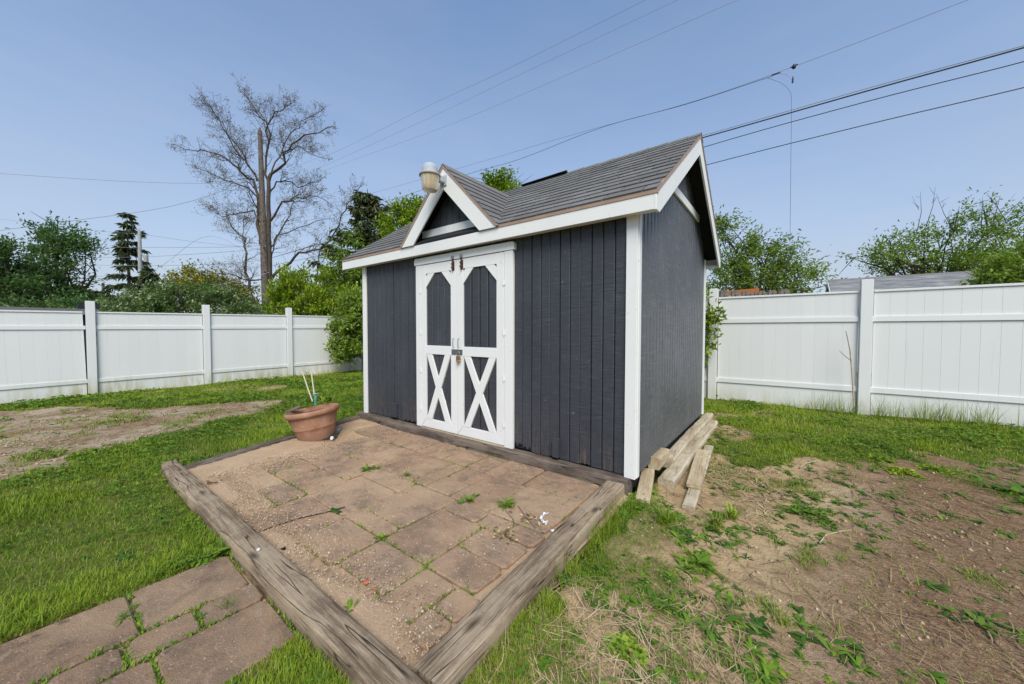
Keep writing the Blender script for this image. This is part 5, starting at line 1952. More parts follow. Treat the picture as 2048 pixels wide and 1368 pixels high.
    B = B + rng.normal(size=(n, 3)) * 0.07
    leaf_mesh('crown', B, runit(n, rng), runit(n, rng), 0.07 + 0.07 * rng.random(n), 0.03 + 0.03 * rng.random(n), rng.random(n), 'bud', t, tuple(g))


bare_tree()


def twiggy(name, label, base, px0, py0, depth, n, L, seed):
    """dead twigs standing out of a crown"""
    rng = np.random.default_rng(seed)
    mb = MB()
    for k in range(n):
        p = at(px0 + rng.normal() * 70, py0 + rng.normal() * 12, depth + rng.normal() * 0.6)
        d = Vector((rng.normal() * 0.5, rng.normal() * 0.4, 1))
        q = p + d.normalized() * L * (0.5 + rng.random())
        m_ = p.lerp(q, 0.5) + Vector(rng.normal(size=3).tolist()) * 0.12
        mb.tube([p, m_, q], [0.022, 0.014, 0.005], 3, False)
        for j in range(4):
            s0 = p.lerp(q, 0.3 + 0.6 * rng.random())
            e = s0 + (Vector(rng.normal(size=3).tolist()) * 0.5 + d * 0.6) * L * 0.3
            mb.tube([s0, s0.lerp(e, 0.5) + Vector(rng.normal(size=3).tolist()) * 0.06, e], [0.010, 0.007, 0.004], 3, False)
    return mb


tw = twiggy('twigs', '', None, 1900, 455, 20, 12, 1.7, 91)
for tr in [o for o in bpy.data.objects if o.get('label', '').startswith('wide green tree')]:
    obj('twigs', tw, 'bark_dark', tr)


# ------------------------------------------------------------------ ground cover
def strips(name, base, az, length, width, e0, e1, K, tint, mat, prof=None, parent=None, origin=(0, 0, 0), twist=None, curl=None):
    """N thin leaves: each a strip of K segments rising from elevation e0 to e1 along its length (arrays or scalars)"""
    N = len(base)
    A = lambda v: np.broadcast_to(np.asarray(v, float), (N,))
    az, length, width, e0, e1 = map(A, (az, length, width, e0, e1))
    cu = A(0.0 if curl is None else curl)
    prof = np.asarray(prof if prof is not None else [1.0] + [1 - (i / K) ** 1.6 for i in range(1, K + 1)], float)
    P = np.array(base, float)
    tw = A(0.0 if twist is None else twist)
    V = np.zeros((N, K + 1, 2, 3))
    for i in range(K + 1):
        a = az + cu * i / K
        sx = np.stack([-np.sin(a + tw), np.cos(a + tw), np.zeros(N)], 1)
        w = (width * prof[i] * 0.5)[:, None]
        V[:, i, 0] = P - sx * w
        V[:, i, 1] = P + sx * w
        if i < K:
            e = e0 + (e1 - e0) * (i + 0.5) / K
            st = (length / K)[:, None]
            P = P + st * np.stack([np.cos(a) * np.cos(e), np.sin(a) * np.cos(e), np.sin(e)], 1)
    v = V.reshape(-1, 3)
    b = (np.arange(N) * (K + 1) * 2)[:, None]
    q = np.arange(K)[None, :] * 2
    i0 = (b + q).ravel()
    loops = np.stack([i0, i0 + 1, i0 + 3, i0 + 2], 1).ravel()
    return npmesh(name, v, loops, np.arange(len(i0)) * 4, mat, np.repeat(tint, (K + 1) * 2), None, parent, origin)


def yard_ok(x, y):
    ok = (x > -10.5) & (y < 4.44) & (x < 7)
    ok &= ~((x > np.where(y < -0.1, left_edge(y) - 0.05, -3.88)) & (x < 0.01) & (y > -2.19) & (y < 2.9))
    ok &= ~((x > -1.55) & (x < -0.63) & (y < -2.15))
    ok &= ~((x > -0.05) & (x < 0.2) & (y > 0.25) & (y < 2.9))
    return ok


def polar(n, r0, r1, p, rng, spread=80):
    """points spread round the viewpoint, thinner with distance"""
    u = rng.random(n)
    k = 2 - p
    r = (r0 ** k + u * (r1 ** k - r0 ** k)) ** (1 / k)
    a = YAW + R(spread) * (2 * rng.random(n) - 1)
    return CAM.x + r * np.sin(a), CAM.y + r * np.cos(a), r


def build_grass():
    rng = np.random.default_rng(101)
    x, y, r = polar(1350000, 0.55, 15.5, 1.45, rng)
    cov, th = masks(x, y)
    lush = fbm(x, y, 1.9, 3, 61.0)
    p = cov * (0.55 + 0.6 * sstep(0.35, 0.6, lush))
    k = yard_ok(x, y) & (rng.random(len(x)) < p)
    x, y, r, cov, lush = x[k], y[k], r[k], cov[k], lush[k]
    n = len(x)
    tone = fbm(x, y, 0.8, 3, 71.0)
    tint = np.clip(0.16 + 0.42 * rng.random(n) + 0.85 * (tone - 0.44) + 0.35 * (fbm(x, y, 6.0, 2, 73.0) - 0.5) + 0.22 * (lush - 0.5), 0, 0.88)
    fringe = (cov < 0.6)
    dead = rng.random(n) < np.where(fringe, 0.36, 0.03 + 0.14 * sstep(0.55, 0.7, fbm(x, y, 2.2, 3, 75.0)))
    tint = np.where(dead, 0.86 + 0.14 * rng.random(n), tint)
    h = (0.022 + 0.024 * rng.random(n)) * (0.75 + 0.7 * sstep(0.4, 0.65, lush)) * np.where(fringe, 0.8, 1.0)
    w = np.maximum(0.0036, 0.00155 * r) * (0.7 + 0.6 * rng.random(n))
    h = h * (1 + 0.015 * r)
    z = gz(x, y) - 0.004
    base = np.stack([x, y, z], 1)
    near = r < 2.9
    az = rng.random(n) * 2 * math.pi
    e0 = R(42) + R(42) * rng.random(n)
    e1 = e0 - R(75) * rng.random(n)
    for nm, s, K in (('near', near, 2), ('far', ~near, 1)):
        if s.sum() == 0:
            continue
        o = strips('grass', base[s], az[s], h[s] * (1.25 if K == 2 else 1.0), w[s], e0[s], e1[s] if K == 2 else (e0[s] * 0.8), K, tint[s], 'grass', None if K == 2 else [1.0, 0.15])
        tag(o, kind='stuff')
    return


build_grass()


def build_clover():
    """low broad leaves mixed into the lawn"""
    rng = np.random.default_rng(102)
    x, y, r = polar(260000, 0.6, 14.5, 1.45, rng)
    cov, th = masks(x, y)
    m_ = fbm(x, y, 1.6, 3, 81.0)
    p = cov * sstep(0.44, 0.62, m_) * 0.95
    k = yard_ok(x, y) & (rng.random(len(x)) < p)
    x, y, r, m_ = x[k], y[k], r[k], m_[k]
    n = len(x)
    s = np.maximum(0.011, 0.0052 * r) * (0.5 + 0.9 * rng.random(n))
    base = np.stack([x, y, gz(x, y) + 0.012 + 0.035 * rng.random(n)], 1)
    az = rng.random(n) * 2 * math.pi
    ax = np.stack([np.cos(az), np.sin(az), 0.5 * rng.random(n) - 0.1], 1)
    nm = np.stack([rng.normal(size=n) * 0.3, rng.normal(size=n) * 0.3, np.ones(n)], 1)
    tint = np.clip(0.12 + 0.55 * rng.random(n) + 0.5 * (m_ - 0.5), 0, 0.9)
    o = leaf_mesh('clover', base, ax, nm, s * 1.35, s * 0.7, tint, 'weed')
    tag(o, kind='stuff')


build_clover()


def rosette_leaves(cx, cy, cz, n, size, rng, up=0.5, wid=0.24):
    base, az, L, W_, e0, e1, t = [], [], [], [], [], [], []
    for i in range(n):
        base.append((cx + rng.normal() * size * 0.16, cy + rng.normal() * size * 0.16, cz))
        az.append(rng.random() * 2 * math.pi)
        l_ = size * (0.35 + 0.75 * rng.random())
        L.append(l_)
        W_.append(l_ * wid * (0.7 + 0.6 * rng.random()))
        a = up + 0.7 * rng.random()
        e0.append(a)
        e1.append(a - 0.9 - 0.5 * rng.random())
    return base, az, L, W_, e0, e1


PROFW = [0.22, 0.75, 1.0, 0.8, 0.08]


def build_weeds():
    """small broad-leaved weeds dotted over the bare soil and the worn lawn"""
    rng = np.random.default_rng(103)
    acc = [[] for _ in range(7)]
    x, y, r = polar(12000, 0.6, 9.0, 1.25, rng)
    cov, th = masks(x, y)
    den = fbm(x, y, 2.4, 3, 91.0)
    near = sstep(1.7, 0.2, x) * (x > 0)
    pr = np.where(x > 0, sstep(0.44 - 0.10 * near, 0.60, den) * (0.30 + 0.70 * near), 0.16 * (cov > 0.05))
    pr = np.where((x > 0) & (y > 0.8), pr * 1.0 + 0.20 * (den > 0.45), pr)
    pr = np.where((x > 0.25) & (x < 1.7) & (y > -0.7) & (y <= 0.9), pr + 0.30 * sstep(0.47, 0.56, den), pr)
    k = yard_ok(x, y) & (rng.random(len(x)) < pr)
    for xx, yy, rr in zip(x[k], y[k], r[k]):
        sz = (0.022 + 0.05 * rng.random() ** 2) * (1 + 0.05 * rr)
        n = int(7 + 10 * rng.random())
        b = rosette_leaves(xx, yy, gz1(xx, yy), n, sz, rng, 0.25, 0.20 + 0.18 * rng.random())
        tt = np.clip(rng.random() * 0.75 + rng.normal(size=n) * 0.1, 0, 1)
        for q, w in zip(acc, b + (tt,)):
            q.extend(w)
    a = [np.array(q) for q in acc]
    o = strips('weeds', a[0], a[1], a[2], a[3], a[4], a[5], 4, a[6], 'weed', PROFW)
    tag(o, kind='stuff')


build_weeds()


def build_dry():
    """pale dry stems and runners lying over the soil on the right, combed one way; dead thatch on the left patch"""
    rng = np.random.default_rng(104)
    x, y, r = polar(64000, 0.5, 9.5, 1.35, rng)
    cov, th = masks(x, y)
    clump = fbm(x, y, 2.3, 3, 111.0) + 0.10 * sstep(0.7, 0.3, np.hypot((x - 0.33) / 0.9, (y + 1.1) / 1.3))
    pr = np.where(x > 0.03, (1 - cov) * (0.16 + 0.84 * sstep(0.46, 0.56, clump)) * np.where(x > 0.9, 0.5, 1.0), np.where(th > 0.5, 0.5 * sstep(0.35, 0.6, clump), 0.0))
    k = yard_ok(x, y) & (rng.random(len(x)) < pr)
    x, y, r, th, clump = x[k], y[k], r[k], th[k], clump[k]
    n = len(x)
    flow = -0.62 + 1.5 * (fbm(x, y, 0.8, 2, 121.0) - 0.5)
    az = flow + rng.normal(size=n) * np.where(x > 0.9, 0.7, 0.95)
    az = np.where(rng.random(n) < 0.5, az, az + math.pi)
    L = np.where(x > 0, 0.06 + 0.17 * rng.random(n) ** 1.5, 0.05 + 0.08 * rng.random(n)) * np.where(x > 0.9, 0.85, 1.0)
    w = np.maximum(0.0028, 0.0014 * r) * (0.6 + 0.8 * rng.random(n))
    tint = np.clip(0.30 + 0.6 * rng.random(n) + 0.5 * (clump - 0.5) + 0.16 * sstep(0.9, 0.4, x) - 0.25 * sstep(0.9, 1.5, x), 0, 1)
    base = np.stack([x, y, gz(x, y) + 0.001 + 0.014 * rng.random(n)], 1)
    e0 = 0.16 * rng.random(n)
    o = strips('dry_stems', base, az, L, w, e0, -e0 * 0.9, 5, tint, 'stem', [0.7, 1, 1, 0.9, 0.7, 0.3], curl=rng.normal(size=n) * 0.7)
    tag(o, kind='stuff')


build_dry()


def build_tall():
    """long uncut grass at the feet of the fences"""
    rng = np.random.default_rng(105)
    B, T, Hh, Ww = [], [], [], []
    for (x0, x1, ya, yb, n, h) in [(1.25, 1.75, 4.22, 4.42, 150, 0.30), (1.92, 3.0, 4.20, 4.43, 420, 0.34), (0.85, 1.25, 4.25, 4.42, 90, 0.18), (3.0, 4.2, 4.1, 4.42, 260, 0.30), (0.0, 0.8, 4.3, 4.43, 90, 0.10),
                                   (-10.52, -10.3, 0.0, 0.9, 70, 0.16), (-10.52, -10.25, 1.2, 2.2, 130, 0.17), (-10.52, -10.3, -1.8, -0.3, 70, 0.13), (-10.52, -10.3, 2.3, 3.4, 90, 0.13), (-10.52, -10.3, -3.2, -2.2, 60, 0.15), (-0.03, 0.09, -1.3, -0.3, 230, 0.14)]:
        x = x0 + (x1 - x0) * rng.random(n)
        y = ya + (yb - ya) * rng.random(n)
        c = fbm(x, y, 3.5, 2, 131.0) > 0.40
        x, y = x[c], y[c]
        B.append(np.stack([x, y, gz(x, y) - 0.005], 1))
        T.append(np.clip(0.1 + 0.5 * rng.random(len(x)) + (rng.random(len(x)) < 0.15) * 0.4, 0, 1))
        Hh.append(h * (0.45 + 0.8 * rng.random(len(x))))
        Ww.append(np.full(len(x), 0.006 if x0 < -5 else 0.0048 if h > 0.15 else 0.003))
    B, T, Hh, Ww = map(np.concatenate, (B, T, Hh, Ww))
    n = len(B)
    e0 = R(65) + R(25) * rng.random(n)
    o = strips('tall_grass', B, rng.random(n) * 6.283, Hh, Ww, e0, e0 - R(95) * rng.random(n) ** 1.3, 4, T, 'grass')
    tag(o, kind='stuff')


build_tall()


def build_joint_weeds():
    """moss, seedlings and grit in the paver joints"""
    rng = np.random.default_rng(106)
    B, T, L = [], [], []
    for p in [o for o in bpy.data.objects if o.name.startswith('paver')]:
        w = ORG[p.name]
        bb = [Vector(c) for c in p.bound_box]
        x0, x1 = w.x + min(c.x for c in bb), w.x + max(c.x for c in bb)
        y0, y1 = w.y + min(c.y for c in bb), w.y + max(c.y for c in bb)
        onp = w.y < -2.15
        for (a, b) in (((x0, y0), (x1, y0)), ((x0, y0), (x0, y1)), ((x1, y0), (x1, y1)), ((x0, y1), (x1, y1))):
            ln = math.hypot(b[0] - a[0], b[1] - a[1])
            n = int(ln * (260 if onp else 110))
            t = rng.random(n)
            x = a[0] + (b[0] - a[0]) * t + rng.normal(size=n) * 0.004
            y = a[1] + (b[1] - a[1]) * t + rng.normal(size=n) * 0.004
            k = fbm(x, y, 3.0, 3, 141.0) > (0.50 if onp else 0.56)
            x, y = x[k], y[k]
            B.append(np.stack([x, y, np.full(len(x), PTOP - 0.012)], 1))
            T.append(np.clip(0.35 + 0.6 * rng.random(len(x)), 0, 1))
            L.append((0.009 + (0.017 if onp else 0.026) * rng.random(len(x)) ** 2))
    B, T, L = map(np.concatenate, (B, T, L))
    n = len(B)
    e0 = R(35) + R(50) * rng.random(n)
    tag(strips('joint_moss', B, rng.random(n) * 6.283, L, 0.0042 + 0.003 * rng.random(n), e0, e0 - R(50) * rng.random(n), 2, T, 'weed', [0.6, 1.0, 0.2]), kind='stuff')


build_joint_weeds()


def build_gravel():
    rng = np.random.default_rng(107)
    xs, ys, zs, ss = [], [], [], []
    n = 70000
    x = -3.82 + 3.8 * rng.random(n)
    y = -2.05 + 2.0 * rng.random(n)
    pr = np.maximum(np.maximum(sstep(-2.45, -2.95, x) * sstep(-0.7, -1.05, y), sstep(-3.1, -3.4, x)), sstep(-1.62, -1.92, y)) * 0.95 + 0.015 + 0.13 * sstep(0.55, 0.68, fbm(x, y, 2.5, 3, 151.0))
    k = (rng.random(n) < pr) & (x > left_edge(y) + 0.05)
    x, y = x[k], y[k]
    xs.append(x); ys.append(y); zs.append(np.full(len(x), PTOP + 0.002)); ss.append(0.002 + 0.005 * rng.random(len(x)) ** 3)
    xx, yy, r = polar(5000, 0.5, 6.0, 1.2, rng)
    c, t = masks(xx, yy)
    k = yard_ok(xx, yy) & (rng.random(len(xx)) < (1 - c) * 0.45)
    xx, yy, r = xx[k], yy[k], r[k]
    xs.append(xx); ys.append(yy); zs.append(gz(xx, yy)); ss.append((0.003 + 0.008 * rng.random(len(xx)) ** 3) * (0.7 + 0.12 * r))
    xx, yy, r = polar(16000, 0.5, 7.0, 1.3, rng)
    c, t = masks(xx, yy)
    k = yard_ok(xx, yy) & (rng.random(len(xx)) < (1 - c) * sstep(0.42, 0.6, fbm(xx, yy, 3.1, 3, 161.0)))
    xx, yy, r = xx[k], yy[k], r[k]
    nclod = len(xx)
    xs.append(xx); ys.append(yy); zs.append(gz(xx, yy) - 0.002); ss.append((0.003 + 0.011 * rng.random(len(xx)) ** 4) * (0.8 + 0.12 * r))
    x, y, z, s = map(np.concatenate, (xs, ys, zs, ss))
    n = len(x)
    oc = np.array([(1, 0, 0), (0, 1, 0), (-1, 0, 0), (0, -1, 0), (0, 0, .8), (0, 0, -.8)], float)
    a = rng.random(n) * 6.283
    v = oc[None] * (0.7 + 0.6 * rng.random((n, 6, 1))) * s[:, None, None]
    ca, sa = np.cos(a)[:, None], np.sin(a)[:, None]
    vx = v[..., 0] * ca - v[..., 1] * sa
    vy = v[..., 0] * sa + v[..., 1] * ca
    V = np.stack([vx + x[:, None], vy + y[:, None], v[..., 2] + z[:, None] + s[:, None] * 0.3], -1).reshape(-1, 3)
    f = np.array([(0, 1, 4), (1, 2, 4), (2, 3, 4), (3, 0, 4), (1, 0, 5), (2, 1, 5), (3, 2, 5), (0, 3, 5)])
    loops = (f[None] + (np.arange(n) * 6)[:, None, None]).ravel()
    tag(npmesh('gravel', V, loops, np.arange(n * 8) * 3, 'stone', np.repeat(np.concatenate([rng.random(n - nclod), 0.55 * rng.random(nclod)]), 6)), kind='stuff')


build_gravel()


# ------------------------------------------------------------------ single plants one can point to
def plant(px, py, z, n, size, label, up=0.5, wid=0.24, seed=1, tb=0.0, mat='weed', cat='weed', name='weed_plant'):
    rng = np.random.default_rng(seed)
    c = on_z(px, py, z)
    if wid >= 0.36 and n > 20:                                  # leafy mat of small rounded leaves
        N = n * 9
        a = rng.random(N) * 6.283
        rr = np.sqrt(rng.random(N)) * size * (0.75 + 0.35 * np.sin(a * 3 + seed) + 0.2 * np.sin(a * 5 + 2 * seed))
        hgt_ = size * (0.10 + 0.34 * up) * np.clip(1 - (rr / size) ** 2, 0.08, 1) * (0.35 + 0.65 * rng.random(N))
        base = np.stack([c.x + rr * np.cos(a), c.y + rr * np.sin(a), c.z + hgt_], 1)
        az = a + rng.normal(size=N) * 1.1
        ax = np.stack([np.cos(az), np.sin(az), 0.45 * rng.random(N) - 0.15], 1)
        nm = np.stack([rng.normal(size=N) * 0.4, rng.normal(size=N) * 0.4, np.ones(N)], 1)
        L = (0.012 + 0.02 * rng.random(N)) * (1 + size)
        o = leaf_mesh(name, base, ax, nm, L, L * (0.5 + 0.35 * rng.random(N)), np.clip(0.3 + 0.4 * rng.random(N) + tb, 0, 1), mat, None, tuple(c))
        return tag(o, label, cat)
    acc = [[] for _ in range(7)]
    k = 1 if n < 16 or name == 'grass' else int(rng.integers(2, 5))
    for q in range(k):
        off = rng.normal(size=2) * size * (0.0 if k == 1 else 0.38)
        sz = size * (1.0 if q == 0 else 0.45 + 0.4 * rng.random())
        m_ = n if name == 'grass' or n < 9 else int(n * 1.5 / (1 if q == 0 else 2))
        b = rosette_leaves(c.x + off[0], c.y + off[1], c.z, m_, sz, rng, up, wid if name == 'grass' or n < 9 else wid * 0.72)
        t = np.clip(0.3 + 0.35 * rng.random(m_) + tb + 0.12 * rng.normal(), 0, 1)
        for w_, v_ in zip(acc, b + (t,)):
            w_.extend(v_)
    a_ = [np.array(w_) for w_ in acc]
    o = strips(name, a_[0], a_[1], a_[2], a_[3], a_[4], a_[5], 4, a_[6], mat, PROFW, None, tuple(c), None, rng.normal(size=len(a_[0])) * 0.5)
    return tag(o, label, cat)


plant(662, 874, PTOP, 16, 0.075, 'small green weed growing at the foot of the terracotta pot', 0.3, 0.4, 1)
plant(600, 868, -0.10, 46, 0.20, 'leafy green weed clump left of the terracotta pot', 0.5, 0.4, 2, 0.15)
plant(775, 844, PTOP, 14, 0.17, 'broad leafed weed by the sill timber under the left front wall', 0.15, 0.28, 3)
plant(834, 858, PTOP, 12, 0.06, 'tiny weed in front of the left door jamb', 0.4, 0.4, 4)
plant(1049, 914, PTOP, 16, 0.12, 'green weed with reddish stems at the right door jamb', 0.3, 0.3, 5)
plant(1107, 930, PTOP, 16, 0.07, 'bright weed against the sill below the right front wall', 0.4, 0.45, 6, 0.2)
plant(1133, 939, PTOP, 12, 0.12, 'dark dandelion leaves beside the sill timber near the shed corner', 0.1, 0.3, 7, -0.1)
plant(1204, 958, PTOP, 12, 0.06, 'small weed where sill timber meets right patio timber', 0.4, 0.4, 8)
plant(744, 937, PTOP, 16, 0.075, 'weed tuft in the joint in the middle of the patio', 0.5, 0.3, 9)
plant(813, 952, PTOP, 14, 0.06, 'bright seedling clump in front of the doors', 0.9, 0.3, 10, 0.25)
plant(925, 1003, PTOP, 24, 0.075, 'yellow green tuft in the long patio joint', 0.7, 0.25, 11, 0.2)
plant(1003, 1012, PTOP, 34, 0.085, 'grassy tuft with dry stalks on the right of the patio', 0.7, 0.16, 12, 0.05)
plant(672, 1022, PTOP, 12, 0.05, 'dark seedling at the end of the thin black hose', 0.4, 0.5, 13, -0.2)
plant(764, 1076, PTOP, 14, 0.045, 'reddish seedling on the near patio joint', 0.5, 0.5, 14, -0.05)
plant(700, 1222, PTOP, 9, 0.05, 'pale dandelion seedling beside the long front timber', 0.5, 0.3, 15, 0.1)
plant(950, 946 + 46, PTOP, 12, 0.04, 'very small sprout right of the yellow green tuft', 0.5, 0.4, 16)
plant(420, 1110, -0.10, 40, 0.11, 'row of broad dandelion leaves where the lawn meets the path', 0.25, 0.3, 17, 0.12)
plant(370, 1125, -0.10, 34, 0.12, 'broad green weed leaves at the corner of the paver path', 0.2, 0.42, 18, 0.05)
plant(455, 1095, -0.10, 24, 0.13, 'broad leaves touching the outer edge of the front timber', 0.3, 0.3, 19, 0.15)
plant(240, 1240, -0.09, 12, 0.05, 'long leafed weed in the path joint', 0.15, 0.22, 20)
plant(270, 1215, -0.09, 9, 0.035, 'fine upright weed in the path cross joint', 0.6, 0.2, 21, 0.2)
plant(400, 1235, -0.09, 9, 0.028, 'small dark weed between the two narrow pavers', 0.3, 0.4, 22)
plant(457, 1215, -0.09, 12, 0.06, 'thin upright sprigs beside the narrow paver', 1.1, 0.1, 23, 0.15)
plant(1520, 1335, -0.16, 46, 0.085, 'lush dandelion clump at the bottom of the picture', 0.3, 0.26, 24, 0.12)
plant(1788, 1290, -0.16, 7, 0.06, 'single blue green seedling with oval leaves on bare soil', 0.25, 0.6, 25, -0.25)
plant(1405, 1255, -0.16, 26, 0.12, 'narrow leafed plantain rosette on the pale soil', 0.3, 0.16, 26, -0.05)
plant(1100, 1280, -0.16, 22, 0.11, 'dandelion rosette below the right patio timber', 0.2, 0.26, 27)
plant(1250, 1300, -0.16, 40, 0.10, 'yellow green leafy clump in the dry straw', 0.4, 0.42, 28, 0.25)
plant(1390, 1130, -0.16, 30, 0.12, 'bright green clump on the soil below the leaning planks', 0.5, 0.3, 29, 0.25)
plant(1620, 1030, -0.15, 40, 0.17, 'wide dark green weed mat on the bare soil', 0.2, 0.42, 30, -0.05)
plant(1455, 1040, -0.15, 30, 0.13, 'grassy green tuft right of the two planks', 0.9, 0.1, 31, -0.1, 'grass')
plant(1320, 1045, -0.16, 60, 0.14, 'thick grass tuft in front of the leaning timber', 1.0, 0.07, 32, -0.1, 'grass', 'grass')
plant(1440, 1060, -0.16, 50, 0.12, 'dense grass tuft beyond the dry runners', 1.0, 0.07, 33, -0.1, 'grass', 'grass')
plant(1803, 945, -0.12, 60, 0.13, 'bright lime cushion plant in the middle of the far soil edge', 0.5, 0.4, 34, 0.45)
plant(1870, 941, -0.12, 50, 0.13, 'lime cushion plant farther right on the soil edge', 0.5, 0.4, 35, 0.4)
plant(1757, 918, -0.12, 60, 0.15, 'flat lime green mat at the edge of the lawn', 0.3, 0.4, 36, 0.45)
plant(2035, 985, -0.13, 30, 0.18, 'grey green broad weed at the right edge', 0.3, 0.3, 37, -0.15)
plant(1775, 992, -0.14, 14, 0.09, 'small grey green weed on the brown soil', 0.2, 0.35, 38, -0.1)
plant(2010, 1020, -0.14, 16, 0.10, 'low weed on the soil near the right edge', 0.15, 0.32, 39)
plant(1447, 798, -0.07, 40, 0.18, 'dark dock leaves at the foot of the fence post', 0.5, 0.3, 40, -0.2)
plant(625, 805, 0.26, 46, 0.13, 'grey green plant growing in the terracotta pot', 0.7, 0.4, 41, -0.1)
plant(655, 805, 0.27, 26, 0.12, 'sparse green stems on the right side of the pot soil', 0.9, 0.3, 42, 0.1)
plant(640, 800, 0.28, 10, 0.10, 'bright leaf sprig behind the green ornament', 0.9, 0.45, 43, 0.35)
for px_, py_, s_ in ((1395, 1197, 1), (1262, 1308, 2), (1660, 1075, 3)):
    c = on_z(px_, py_, -0.13)
    mb = MB()
    mb.tube([c - Vector((0, 0, 0.03)), c + Vector((0, 0, 0.012))], 0.0015, 4)
    for k in range(5):
        a = k * 1.2566
        d = Vector((math.cos(a), math.sin(a), 0.35)) * 0.010
        s2_ = Vector((-math.sin(a), math.cos(a), 0)) * 0.005
        b_ = c + Vector((0, 0, 0.012))
        mb.add([b_, b_ + d * 0.6 + s2_, b_ + d, b_ + d * 0.6 - s2_], [(0, 1, 2, 3)])
    tag(obj('yellow_flower', mb, 'brass'), {1: 'tiny yellow flower near the plantain rosette', 2: 'tiny yellow flower in the yellow green clump', 3: 'tiny yellow flower on the runner'}[s_], 'flower')


# ------------------------------------------------------------------ litter and small things
def curve_thing(name, pts, r, mat, label, cat, sides=6):
    return tag(obj(name, MB().tube(pts, r, sides), mat, smooth=60), label, cat)


def zpts(pts, z):
    return [on_z(px, py, z) for px, py in pts]


curve_thing('hose', zpts([(488, 1078), (540, 1055), (600, 1036), (650, 1025), (690, 1014)], PTOP + 0.003), 0.003, 'black_plastic', 'thin black irrigation hose lying across the pavers', 'hose')
curve_thing('twig', zpts([(1036, 1012), (1050, 1032), (1072, 1057)], PTOP + 0.006), [0.004, 0.0035, 0.002], 'twig', 'bare twig pointing at the white plastic scrap', 'twig')
curve_thing('twig', zpts([(1010, 1020), (1024, 1036), (1030, 1048)], PTOP + 0.006), [0.003, 0.003, 0.002], 'twig', 'short dry twig left of the longer bare twig', 'twig')
curve_thing('dry_runner', zpts([(1640, 1085), (1652, 1070), (1680, 1063), (1702, 1060)], -0.148), [0.004, 0.005, 0.004, 0.003], 'timber_log', 'pale curved dry runner on the brown soil', 'stem')
curve_thing('dry_runner', zpts([(1600, 935), (1612, 926), (1640, 922)], -0.115), [0.006, 0.007, 0.004], 'timber_log', 'dry stick at the lawn edge on the right', 'stick')
curve_thing('dry_stalk', [on_y(1708, 812, 4.25), on_y(1704, 745, 4.3), on_y(1700, 700, 4.3), on_y(1692, 662, 4.28)], [0.009, 0.008, 0.007, 0.005], 'timber_tan', 'dead bare stalk standing against the back fence', 'stalk')
curve_thing('dry_stalk', [on_y(1703, 722, 4.3), on_y(1690, 712, 4.26), on_y(1679, 702, 4.24)], [0.005, 0.004, 0.003], 'twig', 'short side shoot of the dead stalk', 'stalk')
ps = zpts([(1098, 1026), (1088, 1030), (1083, 1040), (1088, 1048), (1101, 1045)], PTOP + 0.008)
mb = MB()
q = random.Random(12)
for rep_ in range(3):
    jp = []
    for a_, b_ in zip(ps[:-1], ps[1:]):
        for t_i in (0, 0.33, 0.66):
            jp.append(a_.lerp(b_, t_i) + Vector((q.uniform(-.008, .008), q.uniform(-.008, .008), q.uniform(-.003, .010))))
    L_ = [p + Vector((q.uniform(-.010, .010), q.uniform(-.010, .010), q.uniform(0, .012))) for p in jp]
    mb.add(jp + L_, [(k, k + 1, len(jp) + k + 1, len(jp) + k) for k in range(len(jp) - 1)])
tag(obj('plastic_scrap', mb, 'plastic_white'), 'curled white plastic scrap lying on the pavers', 'scrap')
for px_, py_, lab in ((1103, 1062, 'small crumpled white scrap beside the right patio timber'), (517, 1099, 'round white bottle cap on top of the front timber'), (1302, 1030, 'clear plastic bit in front of the leaning timber')):
    zc = -0.022 if px_ == 517 else (PTOP + 0.006 if px_ < 1200 else -0.148)
    c = on_z(px_, py_, zc)
    if px_ == 517:
        mb = MB().lathe([(0.008, -0.004), (0.009, 0.003), (0.006, 0.005), (0.001, 0.004)], 12, tuple(c))
    else:
        mb = MB()
        q = random.Random(px_)
        vs = [c + Vector((q.uniform(-.016, .016), q.uniform(-.016, .016), q.uniform(-.002, .014))) for _ in range(7)]
        mb.add(vs, [(0, 1, 2), (0, 2, 3), (1, 2, 4), (2, 4, 5), (0, 3, 6), (3, 5, 6)])
    tag(obj('plastic_scrap', mb, 'plastic_white'), lab, 'scrap')
for i, (px_, py_, lab) in enumerate(((1152, 993, 'torn green plastic near the shed corner'), (546, 942, 'small green fragment on the tan sand'), (437, 934, 'pale green fragment in the gravel corner'))):
    c = on_z(px_, py_, PTOP + 0.006)
    q = random.Random(i)
    mb = MB()
    vs = [c + Vector((q.uniform(-.02, .02), q.uniform(-.016, .016), q.uniform(-.002, .008))) for _ in range(6)]
    mb.add(vs, [(0, 1, 2), (0, 2, 3), (1, 2, 4), (2, 4, 5)])
    tag(obj('green_scrap', mb, 'plastic_green'), lab, 'scrap')
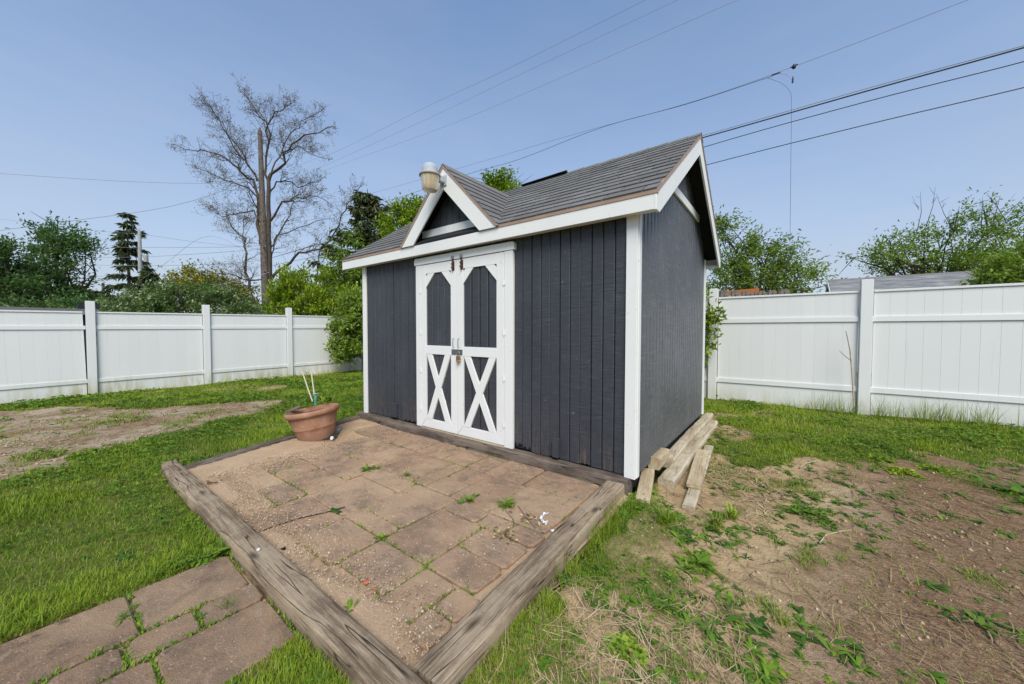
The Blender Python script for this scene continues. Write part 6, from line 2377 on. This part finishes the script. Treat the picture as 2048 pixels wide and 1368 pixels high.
for i, (px_, py_, s_, lab) in enumerate(((733, 1164, 0.016, 'red brick chip on the sand near the front timber'), (748, 1184, 0.011, 'smaller red brick chip below the first one'))):
    c = on_z(px_, py_, PTOP + s_ * 0.3)
    q = random.Random(i + 50)
    mb = MB().lathe([(s_ * 0.7, -s_ * 0.4), (s_, 0), (s_ * 0.6, s_ * 0.45), (s_ * 0.1, s_ * 0.5)], 6, tuple(c))
    mb.v = [(x + q.uniform(-.003, .003), y + q.uniform(-.003, .003), z + q.uniform(-.002, .002)) for x, y, z in mb.v]
    tag(obj('brick_chip', mb, 'brick'), lab, 'brick chip')
c = on_z(568, 1099, PTOP)
q = random.Random(77)
mb = MB()
vs = [c + Vector((q.uniform(-.028, .028), q.uniform(-.018, .018), q.uniform(0, .022))) for _ in range(10)]
mb.add(vs, [(0, 1, 2), (1, 2, 3), (2, 3, 4), (4, 5, 6), (5, 6, 7), (7, 8, 9), (0, 5, 8)])
tag(obj('black_scrap', mb, 'black_plastic'), 'crumpled black plastic beside the front timber', 'scrap')


def leaf_litter(px, py, z, n, spread, seed, label, mat='stem'):
    rng = np.random.default_rng(seed)
    c = on_z(px, py, z)
    base = np.stack([c.x + rng.normal(size=n) * spread, c.y + rng.normal(size=n) * spread, np.full(n, z + 0.003) + 0.012 * rng.random(n)], 1)
    az = rng.random(n) * 6.283
    o = leaf_mesh('dry_leaves', base, np.stack([np.cos(az), np.sin(az), 0.4 * rng.random(n)], 1), np.stack([rng.normal(size=n) * .5, rng.normal(size=n) * .5, np.ones(n)], 1), 0.022 + 0.02 * rng.random(n), 0.014 + 0.01 * rng.random(n), 0.3 + 0.6 * rng.random(n), mat, None, tuple(c))
    return tag(o, label, 'leaf litter')


leaf_litter(1012, 1072, PTOP, 46, 0.035, 1, 'little heap of dry brown leaves near the white scrap')
leaf_litter(425, 968, PTOP, 16, 0.022, 2, 'rusty dead leaf scraps beside the front timber')
leaf_litter(1060, 1040, PTOP, 30, 0.05, 3, 'pale dead leaf bits around the twigs')
leaf_litter(1110, 1260, -0.155, 20, 0.03, 4, 'curled brown leaf below the right patio timber')
